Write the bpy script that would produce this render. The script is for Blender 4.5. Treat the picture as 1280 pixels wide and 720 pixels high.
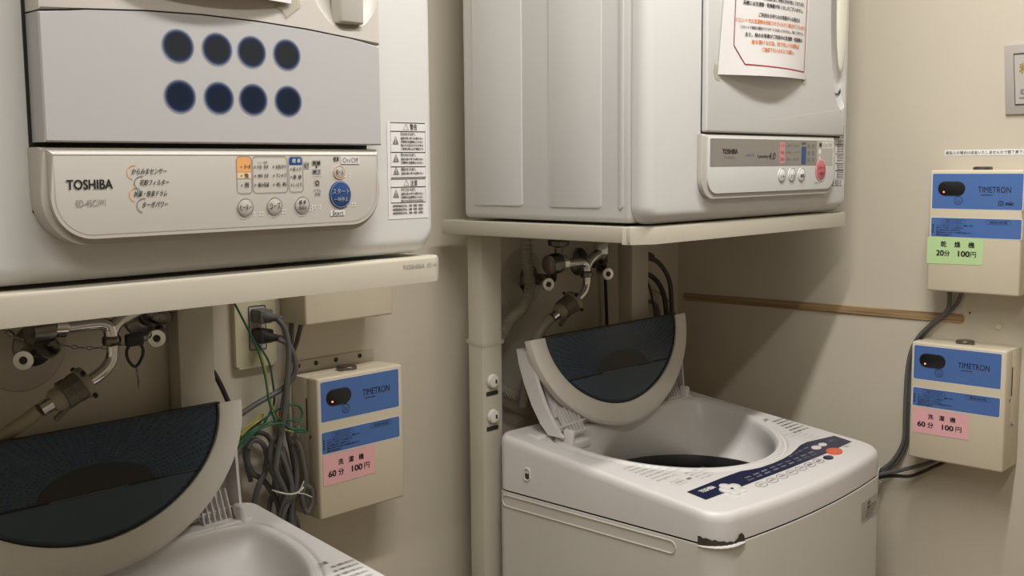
import bpy, bmesh, math, random
from mathutils import Vector, Matrix
random.seed(7)
S = bpy.context.scene
C = S.collection
for o in list(bpy.data.objects): bpy.data.objects.remove(o)
PI = math.pi

# ------------------------------------------------------------------ camera
cam_data = bpy.data.cameras.new('camera'); cam = bpy.data.objects.new('camera', cam_data); C.objects.link(cam)
R_, U_, F_ = Vector((0.687923, -0.725735, -0.008365)), Vector((0.086382, 0.070427, 0.99377)), Vector((0.720624, 0.68436, -0.111138))
M = Matrix((R_, U_, -F_)).transposed().to_4x4(); M.translation = (0, 0, 1.40)
cam.matrix_world = M
cam_data.sensor_width = 36; cam_data.lens = 1366.63 * 36 / 1280; cam_data.clip_start = 0.02
S.camera = cam

# ------------------------------------------------------------------ world, light, exposure
w = bpy.data.worlds.new('world'); S.world = w; w.use_nodes = True
w.node_tree.nodes['Background'].inputs[0].default_value = (1.0, .93, .82, 1)
w.node_tree.nodes['Background'].inputs[1].default_value = 0.05
def area(name, loc, size, size_y, power, col):
    d = bpy.data.lights.new(name, 'AREA'); d.shape = 'RECTANGLE'; d.size = size; d.size_y = size_y
    d.energy = power; d.color = col
    o = bpy.data.objects.new(name, d); C.objects.link(o); o.location = loc
    return o
area('lamp_light_near_machines', (1.12, .58, 2.375), 1.20, .07, 22, (1, .97, .92))
area('added_fill_light', (-.05, .02, 2.375), 1.20, .07, 12, (1, .97, .92))  # added fill from an unseen source, lifts the machine fronts
S.view_settings.view_transform = 'Standard'; S.view_settings.look = 'None'
S.view_settings.gamma = 1; S.view_settings.use_curve_mapping = False
S.view_settings.exposure = 0.0

# ------------------------------------------------------------------ materials
def mat(name, col, rough=.5, metal=0, var=.04, vscale=6, bump=0, bscale=300, emit=0, emitcol=None, trans=0, alpha=1, coat=0, attr=None):
    m = bpy.data.materials.new(name); m.use_nodes = True; nt = m.node_tree; b = nt.nodes['Principled BSDF']
    c = (*col, 1)
    b.inputs['Roughness'].default_value = rough; b.inputs['Metallic'].default_value = metal
    b.inputs['Base Color'].default_value = c
    tc = nt.nodes.new('ShaderNodeTexCoord')
    if attr:
        a = nt.nodes.new('ShaderNodeAttribute'); a.attribute_name = attr
        nt.links.new(a.outputs['Color'], b.inputs['Base Color'])
    elif var:
        n = nt.nodes.new('ShaderNodeTexNoise'); n.inputs['Scale'].default_value = vscale; n.inputs['Detail'].default_value = 4
        nt.links.new(tc.outputs['Object'], n.inputs['Vector'])
        mx = nt.nodes.new('ShaderNodeMix'); mx.data_type = 'RGBA'
        mx.inputs[6].default_value = tuple(x * (1 - var) for x in col) + (1,)
        mx.inputs[7].default_value = tuple(min(1, x * (1 + var)) for x in col) + (1,)
        nt.links.new(n.outputs['Fac'], mx.inputs[0]); nt.links.new(mx.outputs[2], b.inputs['Base Color'])
    if bump:
        n2 = nt.nodes.new('ShaderNodeTexNoise'); n2.inputs['Scale'].default_value = bscale; n2.inputs['Detail'].default_value = 3
        nt.links.new(tc.outputs['Object'], n2.inputs['Vector'])
        bp = nt.nodes.new('ShaderNodeBump'); bp.inputs['Strength'].default_value = bump; bp.inputs['Distance'].default_value = .002
        nt.links.new(n2.outputs['Fac'], bp.inputs['Height']); nt.links.new(bp.outputs['Normal'], b.inputs['Normal'])
    if emit:
        b.inputs['Emission Color'].default_value = (*(emitcol or col), 1); b.inputs['Emission Strength'].default_value = emit
    if trans: b.inputs['Transmission Weight'].default_value = trans
    if alpha < 1: b.inputs['Alpha'].default_value = alpha
    if coat: b.inputs['Coat Weight'].default_value = coat; b.inputs['Coat Roughness'].default_value = .12
    return m
WALL = mat('wall_paint', (.63, .575, .475), .42, var=.04, vscale=5, bump=.06, bscale=90)
FLOOR = mat('floor_vinyl', (.20, .14, .09), .5, var=.15, vscale=9)
CEIL = mat('ceiling_paint', (.70, .68, .62), .8)
DRY = mat('dryer_enamel', (.63, .63, .62), .38, var=.02, bump=.03)
DRYD = mat('dryer_door_plastic', (.57, .54, .50), .42, var=.02)
PANL = mat('control_panel_plastic', (.50, .475, .435), .4, var=.02)
FILT = mat('filter_door_silver', (.47, .47, .478), .34, var=.03, vscale=3)
CREAM = mat('glossy_ivory', (.78, .76, .66), .2, var=.02)
WSH = mat('washer_plastic', (.73, .71, .70), .36, var=.02, vscale=4, bump=.02)
WBODY = mat('washer_steel_enamel', (.61, .59, .54), .42, var=.03, vscale=3)
RIB = mat('ivory_frame_plastic', (.74, .72, .66), .38, var=.03, vscale=30)
STAND = mat('stand_painted_steel', (.50, .465, .385), .42, var=.04, vscale=8)
TIMER = mat('timer_beige_metal', (.68, .61, .47), .4, var=.03, vscale=20, bump=.05)
BLUE = mat('label_blue', (.075, .17, .45), .45, var=.06, vscale=200)
PINK = mat('paper_pink', (.86, .47, .50), .6, var=.02)
GREEN = mat('paper_green', (.52, .74, .37), .6, var=.02)
PAPER = mat('paper_white', (.74, .72, .72), .35, var=.02)
WHITE = mat('print_white', (.85, .85, .85), .5, var=0)
INK = mat('print_black', (.015, .014, .016), .5, var=0)
GREY = mat('print_grey', (.22, .21, .21), .5, var=0)
LGREY = mat('print_light_grey', (.40, .39, .37), .5, var=0)
ORANGE = mat('print_orange', (.75, .24, .05), .5, var=0)
ORANGE2 = mat('print_pale_orange', (.80, .40, .15), .5, var=0)
RED = mat('print_crimson', (.33, .02, .05), .5, var=0)
PINKP = mat('print_rose', (.62, .17, .20), .5, var=0)
NAVY = mat('print_navy', (.012, .018, .06), .3, var=.05)
BLUEP = mat('print_blue', (.02, .07, .22), .35, var=0)
SILV = mat('silver_panel', (.34, .33, .31), .3, metal=.5, var=.03, vscale=40)
OLIVE = mat('print_olive', (.30, .25, .05), .5, var=0)
STARTR = mat('button_vermilion', (.70, .13, .07), .35, var=.05)
BLACK = mat('black_rubber', (.012, .012, .012), .5, var=.1)
BLKG = mat('black_gloss', (.008, .008, .009), .3, var=0)
CHROME = mat('chrome', (.70, .70, .68), .12, metal=1, var=.1, vscale=60)
CHROMED = mat('tarnished_chrome', (.20, .19, .17), .3, metal=1, var=.2, vscale=60)
STEEL = mat('drum_steel', (.42, .41, .38), .35, metal=.3, var=.05)
CORD = mat('cord_grey', (.115, .113, .11), .5, var=.08, vscale=40)
CORDB = mat('cord_black', (.03, .028, .028), .5, var=.1)
CORDP = mat('cord_brown', (.075, .05, .05), .5, var=.1)
WGREEN = mat('wire_green', (.02, .12, .06), .45, var=.1)
WYEL = mat('wire_yellow', (.38, .34, .06), .45, var=.1)
HOSE = mat('hose_beige', (.30, .26, .19), .45, var=.06)
HOSEC = mat('hose_grey_corrugated', (.33, .31, .25), .45, var=.06)
BRASS = mat('connector_plastic', (.13, .115, .085), .45, var=.1, vscale=60)
CONN = mat('connector_beige', (.30, .27, .20), .4, var=.1, vscale=60)
TIE = mat('tie_clear', (.62, .61, .55), .3, var=.05)
TAPE = mat('clear_tape', (.62, .58, .46), .25, var=.1, vscale=60, alpha=.35)
PLATE = mat('plate_cream', (.62, .58, .40), .35, var=.04)
SIGNM = mat('sign_silver', (.46, .44, .40), .35, metal=.1, var=.03)
RUST = mat('rusty_core', (.055, .042, .030), .8, var=.3, vscale=90)
ROUGHW = mat('torn_white_edge', (.80, .78, .74), .8, var=.1, vscale=300, bump=.6, bscale=500)
LED = mat('led_red', (1, .1, .08), .4, emit=6, emitcol=(1, .12, .08))
LAMP = mat('lamp_diffuser', (1, .96, .88), .5, emit=4, emitcol=(1, .95, .86))
DOTM = mat('dot_print', (1, 1, 1), .3, attr='dotcol')
def wood():
    m = bpy.data.materials.new('raw_wood'); m.use_nodes = True; nt = m.node_tree; b = nt.nodes['Principled BSDF']
    tc = nt.nodes.new('ShaderNodeTexCoord'); mp = nt.nodes.new('ShaderNodeMapping'); mp.inputs['Scale'].default_value = (40, 3, 160)
    n = nt.nodes.new('ShaderNodeTexNoise'); n.inputs['Scale'].default_value = 1.5; n.inputs['Detail'].default_value = 6
    r = nt.nodes.new('ShaderNodeValToRGB'); r.color_ramp.elements[0].color = (.20, .12, .055, 1); r.color_ramp.elements[1].color = (.48, .33, .17, 1)
    r.color_ramp.elements[0].position = .35; r.color_ramp.elements[1].position = .65
    nt.links.new(tc.outputs['Object'], mp.inputs[0]); nt.links.new(mp.outputs[0], n.inputs['Vector'])
    nt.links.new(n.outputs['Fac'], r.inputs[0]); nt.links.new(r.outputs[0], b.inputs['Base Color']); b.inputs['Roughness'].default_value = .7
    return m
WOOD = wood()
def glass_mat():
    # dark blue smoked lid window: tinted, partly see-through, with a printed dot pattern in rings
    m = bpy.data.materials.new('smoked_blue_window'); m.use_nodes = True; nt = m.node_tree; b = nt.nodes['Principled BSDF']
    L = nt.links.new; N = nt.nodes.new
    tc = N('ShaderNodeTexCoord'); mp = N('ShaderNodeMapping'); mp.inputs['Location'].default_value = (-.002, 0, -1.02)
    L(tc.outputs['Object'], mp.inputs[0]); sx = N('ShaderNodeSeparateXYZ'); L(mp.outputs[0], sx.inputs[0])
    def mth(op, a, bb=None):
        k = N('ShaderNodeMath'); k.operation = op
        for i, v in enumerate((a, bb)):
            if v is None: continue
            if isinstance(v, (int, float)): k.inputs[i].default_value = v
            else: L(v, k.inputs[i])
        return k.outputs[0]
    zz = mth('MULTIPLY', sx.outputs[2], 1.7)
    r = mth('SQRT', mth('ADD', mth('MULTIPLY', sx.outputs[0], sx.outputs[0]), mth('MULTIPLY', zz, zz)))
    an = mth('ARCTAN2', zz, sx.outputs[0])
    a1 = mth('SINE', mth('MULTIPLY', r, 900.0)); a2 = mth('SINE', mth('MULTIPLY', an, 90.0))
    dots = mth('MULTIPLY', mth('GREATER_THAN', a1, .1), mth('GREATER_THAN', a2, .25))
    ringm = mth('MULTIPLY', mth('GREATER_THAN', r, .075), mth('GREATER_THAN', sx.outputs[2], -.02))
    fac = mth('MULTIPLY', mth('MULTIPLY', dots, ringm), .6)
    mx = N('ShaderNodeMix'); mx.data_type = 'RGBA'; mx.inputs[6].default_value = (.020, .046, .078, 1); mx.inputs[7].default_value = (.002, .004, .008, 1)
    L(fac, mx.inputs[0]); L(mx.outputs[2], b.inputs['Base Color'])
    b.inputs['Roughness'].default_value = .22; b.inputs['Alpha'].default_value = .95
    return m
GLASS = glass_mat()
LOWPANE = mat('smoked_blue_lower_pane', (.034, .060, .090), .3, var=.03)

# ------------------------------------------------------------------ helpers
ROOTLOC = {}
def thing(name, label, cat, loc, group=None):
    o = bpy.data.objects.new(name, None); C.objects.link(o); o.location = loc; o.empty_display_size = .05
    o['label'] = label; o['category'] = cat
    if group: o['group'] = group
    ROOTLOC[o] = Vector(loc)
    return o
def smooth(me, ang=35):
    me.polygons.foreach_set('use_smooth', [True] * len(me.polygons))
    me.update()
    try:
        me.set_sharp_from_angle(angle=math.radians(ang))
    except Exception: pass
def obj(name, bm, mats, parent=None, label=None, ang=35, xf=None):
    """link bm (world or thing-local-frame coordinates) as one mesh object"""
    if not isinstance(mats, (list, tuple)): mats = [mats]
    if hasattr(bm, 'bm'): bm = bm.bm
    if xf is not None: bm.transform(xf)
    root = parent
    while root is not None and root.parent is not None: root = root.parent
    off = ROOTLOC.get(root, Vector((0, 0, 0))) if root is not None else Vector((0, 0, 0))
    if root is None:
        # own origin at the base centre of the mesh
        xs = [v.co.copy() for v in bm.verts]
        off = Vector(((min(v.x for v in xs) + max(v.x for v in xs)) / 2, (min(v.y for v in xs) + max(v.y for v in xs)) / 2, min(v.z for v in xs)))
    bmesh.ops.translate(bm, verts=bm.verts, vec=-off)
    me = bpy.data.meshes.new(name); bm.to_mesh(me); bm.free()
    for m in mats: me.materials.append(m)
    smooth(me, ang)
    o = bpy.data.objects.new(name, me); C.objects.link(o)
    if parent is not None: o.parent = parent
    else: o.location = off
    if label: o['label'] = label
    return o
def tag(o, label, cat, group=None):
    o['label'] = label; o['category'] = cat
    if group: o['group'] = group
    return o
def struct(name, bm, m):
    o = obj(name, bm, m); o['kind'] = 'structure'; return o
class B:
    def __init__(s): s.bm = bmesh.new()
    def _bev(s, geom_v, r, seg, pred):
        if r <= 0: return
        vs = set(geom_v)
        es = [e for e in s.bm.edges if e.verts[0] in vs and e.verts[1] in vs and (pred is None or pred(e.verts[0].co, e.verts[1].co))]
        if es: bmesh.ops.bevel(s.bm, geom=es, offset=r, segments=seg, profile=.5, affect='EDGES', clamp_overlap=True)
    def box(s, x0, x1, y0, y1, z0, z1, r=0, seg=2, pred=None, mi=0):
        f0 = len(s.bm.faces)
        vs = [s.bm.verts.new(p) for p in ((x0,y0,z0),(x1,y0,z0),(x1,y1,z0),(x0,y1,z0),(x0,y0,z1),(x1,y0,z1),(x1,y1,z1),(x0,y1,z1))]
        for f in ((3,2,1,0),(4,5,6,7),(0,1,5,4),(1,2,6,5),(2,3,7,6),(3,0,4,7)): s.bm.faces.new([vs[i] for i in f])
        s._bev(vs, r, seg, pred)
        if mi:
            s.bm.faces.ensure_lookup_table()
            for f in s.bm.faces[f0:]: f.material_index = mi
        return s
    def prism(s, pts, O, U, V, N, d0, d1, r=0, seg=2, mi=0, rback=False):
        """2-D outline pts (u,v) extruded along N from d0 (back) to d1 (front); front edge bevelled by r"""
        O, U, V, N = map(Vector, (O, U, V, N))
        f0 = len(s.bm.faces)
        fr = [s.bm.verts.new(O + U * u + V * v + N * d1) for u, v in pts]
        bk = [s.bm.verts.new(O + U * u + V * v + N * d0) for u, v in pts]
        n = len(pts)
        try: s.bm.faces.new(fr)
        except ValueError: pass
        s.bm.faces.new(bk[::-1])
        for i in range(n): s.bm.faces.new([fr[i], bk[i], bk[(i+1)%n], fr[(i+1)%n]])
        if r > 0:
            fs = set(fr)
            es = [e for e in s.bm.edges if e.verts[0] in fs and e.verts[1] in fs]
            bmesh.ops.bevel(s.bm, geom=es, offset=r, segments=seg, profile=.5, affect='EDGES', clamp_overlap=True)
        if mi:
            s.bm.faces.ensure_lookup_table()
            for f in s.bm.faces[f0:]: f.material_index = mi
        bmesh.ops.recalc_face_normals(s.bm, faces=s.bm.faces[:])
        return s
    def rings(s, rs, closed=True, cap0=False, cap1=False, mi=0):
        vr = [[s.bm.verts.new(p) for p in r] for r in rs]
        n = len(rs[0])
        for a, b in zip(vr, vr[1:]):
            for i in range(n if closed else n - 1):
                j = (i + 1) % n
                f = s.bm.faces.new([a[i], a[j], b[j], b[i]]); f.material_index = mi
        if cap0: s.bm.faces.new(vr[0][::-1]).material_index = mi
        if cap1: s.bm.faces.new(vr[-1]).material_index = mi
        return s
    def lathe(s, prof, P, A, n=24, mi=0, cap=True):
        """profile [(r, h)] turned about axis A through P"""
        P, A = Vector(P), Vector(A).normalized()
        t = Vector((0, 0, 1)) if abs(A.z) < .9 else Vector((1, 0, 0))
        X = A.cross(t).normalized(); Y = A.cross(X)
        rs = [[P + A * h + (X * math.cos(2*PI*k/n) + Y * math.sin(2*PI*k/n)) * max(r, 1e-5) for k in range(n)] for r, h in prof]
        s.rings(rs, cap0=cap, cap1=cap, mi=mi)
        bmesh.ops.recalc_face_normals(s.bm, faces=s.bm.faces[:])
        return s
    def cyl(s, a, b, r, n=16, mi=0, r2=None):
        a, b = Vector(a), Vector(b); L = (b - a).length
        return s.lathe([(r, 0), (r if r2 is None else r2, L)], a, b - a, n, mi)
    def tube(s, pts, r, n=8, sub=5, mi=0, rf=None, closed=False):
        P = [Vector(p) for p in pts]
        path = []
        m = len(P)
        if sub > 1:
            rng = range(m if closed else m - 1)
            for i in rng:
                g = (lambda k: P[k % m]) if closed else (lambda k: P[min(max(k, 0), m - 1)])
                p0, p1, p2, p3 = g(i-1), g(i), g(i+1), g(i+2)
                for k in range(sub):
                    t = k / sub
                    path.append(.5 * ((2*p1) + (p2 - p0)*t + (2*p0 - 5*p1 + 4*p2 - p3)*t*t + (3*p1 - p0 - 3*p2 + p3)*t*t*t))
            if not closed: path.append(P[-1])
        else: path = P
        rs = []; nrm = None; q = len(path)
        for i, p in enumerate(path):
            if closed: d = (path[(i+1)%q] - path[i-1])
            else: d = path[min(i+1, q-1)] - path[max(i-1, 0)]
            if d.length < 1e-9: d = Vector((0, 0, 1))
            d.normalize()
            if nrm is None:
                nrm = d.cross(Vector((.3, .9, .2))).normalized()
            nrm = (nrm - d * nrm.dot(d)).normalized(); bi = d.cross(nrm)
            rr = r if rf is None else rf(i / (q - 1), i)
            rs.append([p + (nrm * math.cos(2*PI*k/n) + bi * math.sin(2*PI*k/n)) * rr for k in range(n)])
        if closed: rs.append(rs[0]); s.rings(rs, mi=mi)
        else: s.rings(rs, cap0=True, cap1=True, mi=mi)
        bmesh.ops.recalc_face_normals(s.bm, faces=s.bm.faces[:])
        return s
def rrect(x0, x1, y0, y1, r=.01, n=6, corners=(1,1,1,1)):
    """rounded rectangle outline, corners order: (x0,y0),(x1,y0),(x1,y1),(x0,y1)"""
    out = []
    for k, (cx, cy, a) in enumerate(((x0, y0, 180), (x1, y0, 270), (x1, y1, 0), (x0, y1, 90))):
        if corners[k] and r > 0:
            ax = cx + (r if cx == x0 else -r); ay = cy + (r if cy == y0 else -r)
            for i in range(n + 1):
                t = math.radians(a + 90 * i / n); out.append((ax + r * math.cos(t), ay + r * math.sin(t)))
        else: out.append((cx, cy))
    return out
def ellipse(cx, cy, rx, ry, n=24): return [(cx + rx * math.cos(2*PI*k/n), cy + ry * math.sin(2*PI*k/n)) for k in range(n)]

# flat print: text and shapes laid on a frame
_tc = {}
def text_geo(s, bold):
    key = (s, bold)
    if key in _tc: return _tc[key]
    cu = bpy.data.curves.new('t', 'FONT'); cu.body = s; cu.size = 1; cu.resolution_u = 3; cu.offset = 0
    o = bpy.data.objects.new('t', cu); me = o.to_mesh()
    vs = [(v.co.x, v.co.y) for v in me.vertices]; fs = [tuple(p.vertices) for p in me.polygons]
    o.to_mesh_clear(); bpy.data.objects.remove(o); bpy.data.curves.remove(cu)
    _tc[key] = (vs, fs); return _tc[key]
class Print:
    def __init__(s, fn):
        s.bm = bmesh.new(); s.fn = fn; s.mats = []
    def mi(s, m):
        if m not in s.mats: s.mats.append(m)
        return s.mats.index(m)
    def text(s, t, u, v, h, m=None, al='L', width=None, bold=0, shear=0, w=.0006, rot=0):
        """h = full height of the text's bounding box, (u,v) = its lower left (or centre with al='C')"""
        m = m or INK
        vs, fs = text_geo(t, 0)
        if not vs: return s
        x0 = min(p[0] for p in vs); x1 = max(p[0] for p in vs); y0 = min(p[1] for p in vs); y1 = max(p[1] for p in vs)
        sy = h / max(y1 - y0, 1e-6); sx = sy if width is None else width / max(x1 - x0, 1e-6)
        W = (x1 - x0) * sx; ox, oy = (0, 0) if al == 'L' else (-W/2, -h/2)
        ca, sa = math.cos(rot), math.sin(rot)
        k = s.mi(m); dd = bold * .75
        for q, (jx, jy) in enumerate(((0, 0),) if bold <= 0 else ((-dd, -dd*.5), (dd, -dd*.5), (-dd, dd*.5), (dd, dd*.5))):
            bv = []
            for x, y in vs:
                a = (x + jx - x0) * sx + ox; b = (y + jy - y0) * sy + oy; a += shear * b
                bv.append(s.bm.verts.new(s.fn(u + a*ca - b*sa, v + a*sa + b*ca, w + q*.00004)))
            for f in fs:
                try: s.bm.faces.new([bv[i] for i in f]).material_index = k
                except ValueError: pass
        return s
    def poly(s, pts, m, w=.0004):
        f = s.bm.faces.new([s.bm.verts.new(s.fn(u, v, w)) for u, v in pts]); f.material_index = s.mi(m); return s
    def rect(s, u0, u1, v0, v1, m, w=.0004): return s.poly([(u0,v0),(u1,v0),(u1,v1),(u0,v1)], m, w)
    def line(s, pts, t, m, w=.0005, closed=True):
        """outline of thickness t"""
        n = len(pts); k = s.mi(m); L = []
        for i in range(n):
            a = Vector(pts[i-1] if (closed or i) else pts[0]); b = Vector(pts[i]); c = Vector(pts[(i+1) % n] if (closed or i < n-1) else pts[-1])
            d = (c - a)
            if d.length < 1e-9: d = Vector((1, 0))
            d.normalize(); nn = Vector((-d.y, d.x)) * t / 2
            L.append((b - nn, b + nn))
        vv = [(s.bm.verts.new(s.fn(p.x, p.y, w)), s.bm.verts.new(s.fn(q.x, q.y, w))) for p, q in L]
        for i in range(n if closed else n-1):
            j = (i+1) % n
            s.bm.faces.new([vv[i][0], vv[j][0], vv[j][1], vv[i][1]]).material_index = k
        return s
    def done(s, name, parent, label=None):
        return obj(name, s.bm, s.mats, parent, label, ang=5)
def rfront(x0, x1, z0, z1, yb, yf, rc, re, n=8, m=8):
    b = B(); rs = [[(x, yb, z) for x, z in rrect(x0, x1, z0, z1, rc, n)]]
    for i in range(m + 1):
        t = PI/2*i/m; ins = re*(1 - math.cos(t)); y = yf + re*(1 - math.sin(t))
        rs.append([(x, y, z) for x, z in rrect(x0+ins, x1-ins, z0+ins, z1-ins, max(rc-ins, .002), n)])
    b.rings(rs, cap0=True, cap1=True); bmesh.ops.recalc_face_normals(b.bm, faces=b.bm.faces[:]); return b
def frame(O, U, V, N):
    O, U, V, N = map(Vector, (O, U, V, N))
    return lambda u, v, w: O + U * u + V * v + N * w
def front(y): return frame((0, y, 0), (1, 0, 0), (0, 0, 1), (0, -1, 0))
XZ = dict(O=(0,0,0), U=(1,0,0), V=(0,0,1), N=(0,-1,0))      # prism from y=-d0 (back) to y=-d1 (front)
def slab(b, pts, yfront, yback, r=0, seg=2, mi=0):           # outline in x,z; thickness in y
    return b.prism(pts, (0,0,0), (1,0,0), (0,0,1), (0,-1,0), -yback, -yfront, r, seg, mi)
def keep_parent(o, r):
    bpy.context.view_layer.update(); o.parent = r; o.matrix_parent_inverse = r.matrix_world.inverted()
    for k in ('label', 'category', 'group'):
        if k in o: del o[k]
def copy_tree(o, parent=None):
    c = o.copy(); C.objects.link(c); c.parent = parent
    for ch in [k for k in bpy.data.objects if k.parent == o]: copy_tree(ch, c)
    return c
def boolean_cut(o, cutter_bm):
    me = bpy.data.meshes.new('cut'); cutter_bm.to_mesh(me); cutter_bm.free()
    co = bpy.data.objects.new('cut', me); C.objects.link(co); co.matrix_world = o.matrix_world.copy() if o.parent is None else Matrix.Translation(ROOTLOC[o.parent])
    md = o.modifiers.new('cut', 'BOOLEAN'); md.operation = 'DIFFERENCE'; md.object = co; md.solver = 'EXACT'
    bpy.context.view_layer.update()
    dg = bpy.context.evaluated_depsgraph_get(); new = bpy.data.meshes.new_from_object(o.evaluated_get(dg))
    o.modifiers.clear(); o.data = new; smooth(new, 35)
    bpy.data.objects.remove(co)

# ------------------------------------------------------------------ the room
FZ = -.03; WX = 2.16; BY = 1.503; LX = -1.1; FY = -1.7; CZ = 2.42
struct('floor', B().box(LX-.1, WX+.1, FY-.1, BY+.1, FZ-.1, FZ), FLOOR)
struct('ceiling', B().box(LX-.1, WX+.1, FY-.1, BY+.1, CZ, CZ+.1), CEIL)
struct('wall_back', B().box(LX-.1, WX+.1, BY, BY+.1, FZ, CZ), WALL)
struct('wall_right', B().box(WX, WX+.1, FY-.1, BY, FZ, CZ), WALL)
struct('wall_left', B().box(LX-.1, LX, FY-.1, BY, FZ, CZ), WALL)
struct('wall_front', B().box(LX, WX, FY-.1, FY, FZ, CZ), WALL)
def strip_pts():
    top = [(-.826, 1.1005), (-1.486, 1.0955)]; return top
bm = B().prism([(.828, 1.0835), (1.486, 1.0775), (1.486, 1.0952), (1.15, 1.0985), (.828, 1.1012), (.824, 1.097), (.824, 1.087)],
               (WX, 0, 0), (0, 1, 0), (0, 0, 1), (-1, 0, 0), 0, .0035, .001, 1)
t = struct('trim_1', bm, WOOD)
for nm, (x, y, sx, sy), lab in (('ceiling_light', (1.12, .58, 1.24, .12), 'flat white ceiling light above the right-hand machines, outside the picture'),
                                ('ceiling_light', (-.05, .02, 1.24, .12), 'flat white fixture added overhead to go with the unseen fill light')):  # second fixture is made up to house the added fill light
    r = thing(nm, lab, 'lamp', (x, y, 2.38))
    obj('housing', B().box(x-sx/2, x+sx/2, y-sy/2, y+sy/2, 2.395, CZ, .004), CEIL, r)
    obj('diffuser', B().box(x-sx/2+.01, x+sx/2-.01, y-sy/2+.01, y+sy/2-.01, 2.382, 2.395, .003), LAMP, r)

# ------------------------------------------------------------------ dryer stands
def stand(label, x0, x1, yb, zb, zt, legs, ly0, ly1):
    r = thing('dryer_stand', label, 'stand', ((x0+x1)/2, 1.25, FZ), 'dryer stands')
    b = B().box(x0+.003, x1-.003, 1.034, yb, zb, zt, .002)
    obj('shelf', b, STAND, r)
    b = B().prism([(x0, 1.046), (x0+.008, 1.030), (x0+.040, 1.012), (x1-.02, 1.012), (x1, 1.030), (x1, 1.046)],
                  (0,0,0), (1,0,0), (0,1,0), (0,0,1), zb-.002, zt+.0008, .004, 2)
    obj('front_rail', b, STAND, r)
    for a, c in legs:
        b = B().box(a, c, ly0, ly1, FZ, zb, .003)
        obj('leg', b, STAND, r)
    return r
sR = stand('beige steel shelf stand carrying the dryer on the right', 1.351, 2.045, 1.462, 1.278, 1.3035, [(1.390, 1.442), (1.838, 1.897)], 1.396, 1.433)
# two round bolt caps with slots below on the front-left leg
for z in (1.006, .940):
    b = B().lathe([(.012, 0), (.0135, .003), (.0115, .008), (.006, .009)], (1.413, 1.396, z), (0, -1, 0), 14)
    c = obj('bolt_cap', b, RIB, sR, 'round white plastic cap')
    obj('slot', B().box(1.4145, 1.4175, 1.3855, 1.388, z-.004, z+.003), BLACK, c)
    obj('leg_slot', B().box(1.399, 1.429, 1.3948, 1.397, z-.027, z-.0195), BLACK, sR, 'dark rectangular slot')
# wrap of clear tape round the leg
b = B()
ring = lambda z, g: [(1.389-g, 1.395-g, z), (1.443+g, 1.395-g, z+.002), (1.443+g, 1.434+g, z+.004), (1.389-g, 1.434+g, z+.006)]
b.rings([ring(1.078, .0006), ring(1.074, .0012), ring(1.070, .0006)])
obj('tape_wrap', b, TAPE, sR, 'band of clear tape round the leg')
sL = stand('beige steel shelf stand carrying the dryer on the left', .262, .948, 1.50, 1.2585, 1.2868, [(.300, .358), (.822, .882)], 1.464, 1.496)
p = Print(frame((0, 1.012, 0), (1,0,0), (0,0,1), (0,-1,0)))
p.text('TOSHIBA', .872, 1.2755, .005, LGREY, width=.036, bold=.02); p.text('ED-45', .912, 1.2755, .005, LGREY, width=.018)
p.done('embossed_text', sL)

# ------------------------------------------------------------------ left dryer
dl = thing('clothes_dryer', 'white dryer with a silver-grey filter door and eight dark dots, on the left shelf', 'dryer', (.64, 1.2, 1.2885), 'clothes dryers')
Z0 = 1.2885
pred_v = lambda a, b: True
b = B().box(.285, .944, 1.045, 1.40, Z0+.004, 1.975, .012, 3); obj('body', b, DRY, dl)
b = rfront(.283, .946, Z0+.003, 1.975, 1.060, 1.028, .034, .020)
obj('front_cover', b, DRY, dl)
# dark gap round door and panel
b = B(); slab(b, [(.4335, 1.36), (.80, 1.360), (.832, 1.38), (.8335, 1.94), (.4335, 1.94)], 1.0265, 1.0285)
obj('shadow_gap', b, BLACK, dl)
# filter door, arc top
arc = [(.4365, 1.4252), (.8325, 1.4252), (.8325, 1.5385), (.79, 1.5443), (.73, 1.5492), (.666, 1.5522), (.60, 1.5530), (.54, 1.5512), (.48, 1.5470), (.4365, 1.5420)]
b = B(); slab(b, arc, .999, 1.0275, .0015, 1); obj('filter_door', b, FILT, dl, 'silver-grey lower filter door')
up = [(.4365, 1.5435), (.48, 1.5485), (.54, 1.5527), (.60, 1.5545), (.666, 1.5537), (.73, 1.5507), (.79, 1.5458), (.8325, 1.5400), (.8325, 1.93), (.4365, 1.93)]
b = B(); slab(b, up, .9985, 1.0275, .0022, 2); door = obj('door', b, DRYD, dl)
cb = B(); cb.lathe([(.001, -.2)] + [(.2*math.cos(math.radians(a)), .2*math.sin(math.radians(a))) for a in range(-80, 81, 10)] + [(.001, .2)], (0,0,0), (0,0,1), 32)
cb.bm.transform(Matrix.Translation((.785 - dl.location.x, .995 - dl.location.y, 1.655 - dl.location.z)) @ Matrix.Diagonal((.062/.2, .028/.2, .104/.2, 1)))
boolean_cut(door, cb.bm)
b = B(); b.box(.7725, .8065, .9935, 1.012, 1.5605, 1.75, .003, 3)
obj('handle', b, CREAM if False else PANL, dl, 'vertical grip in a scooped recess')
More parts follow.
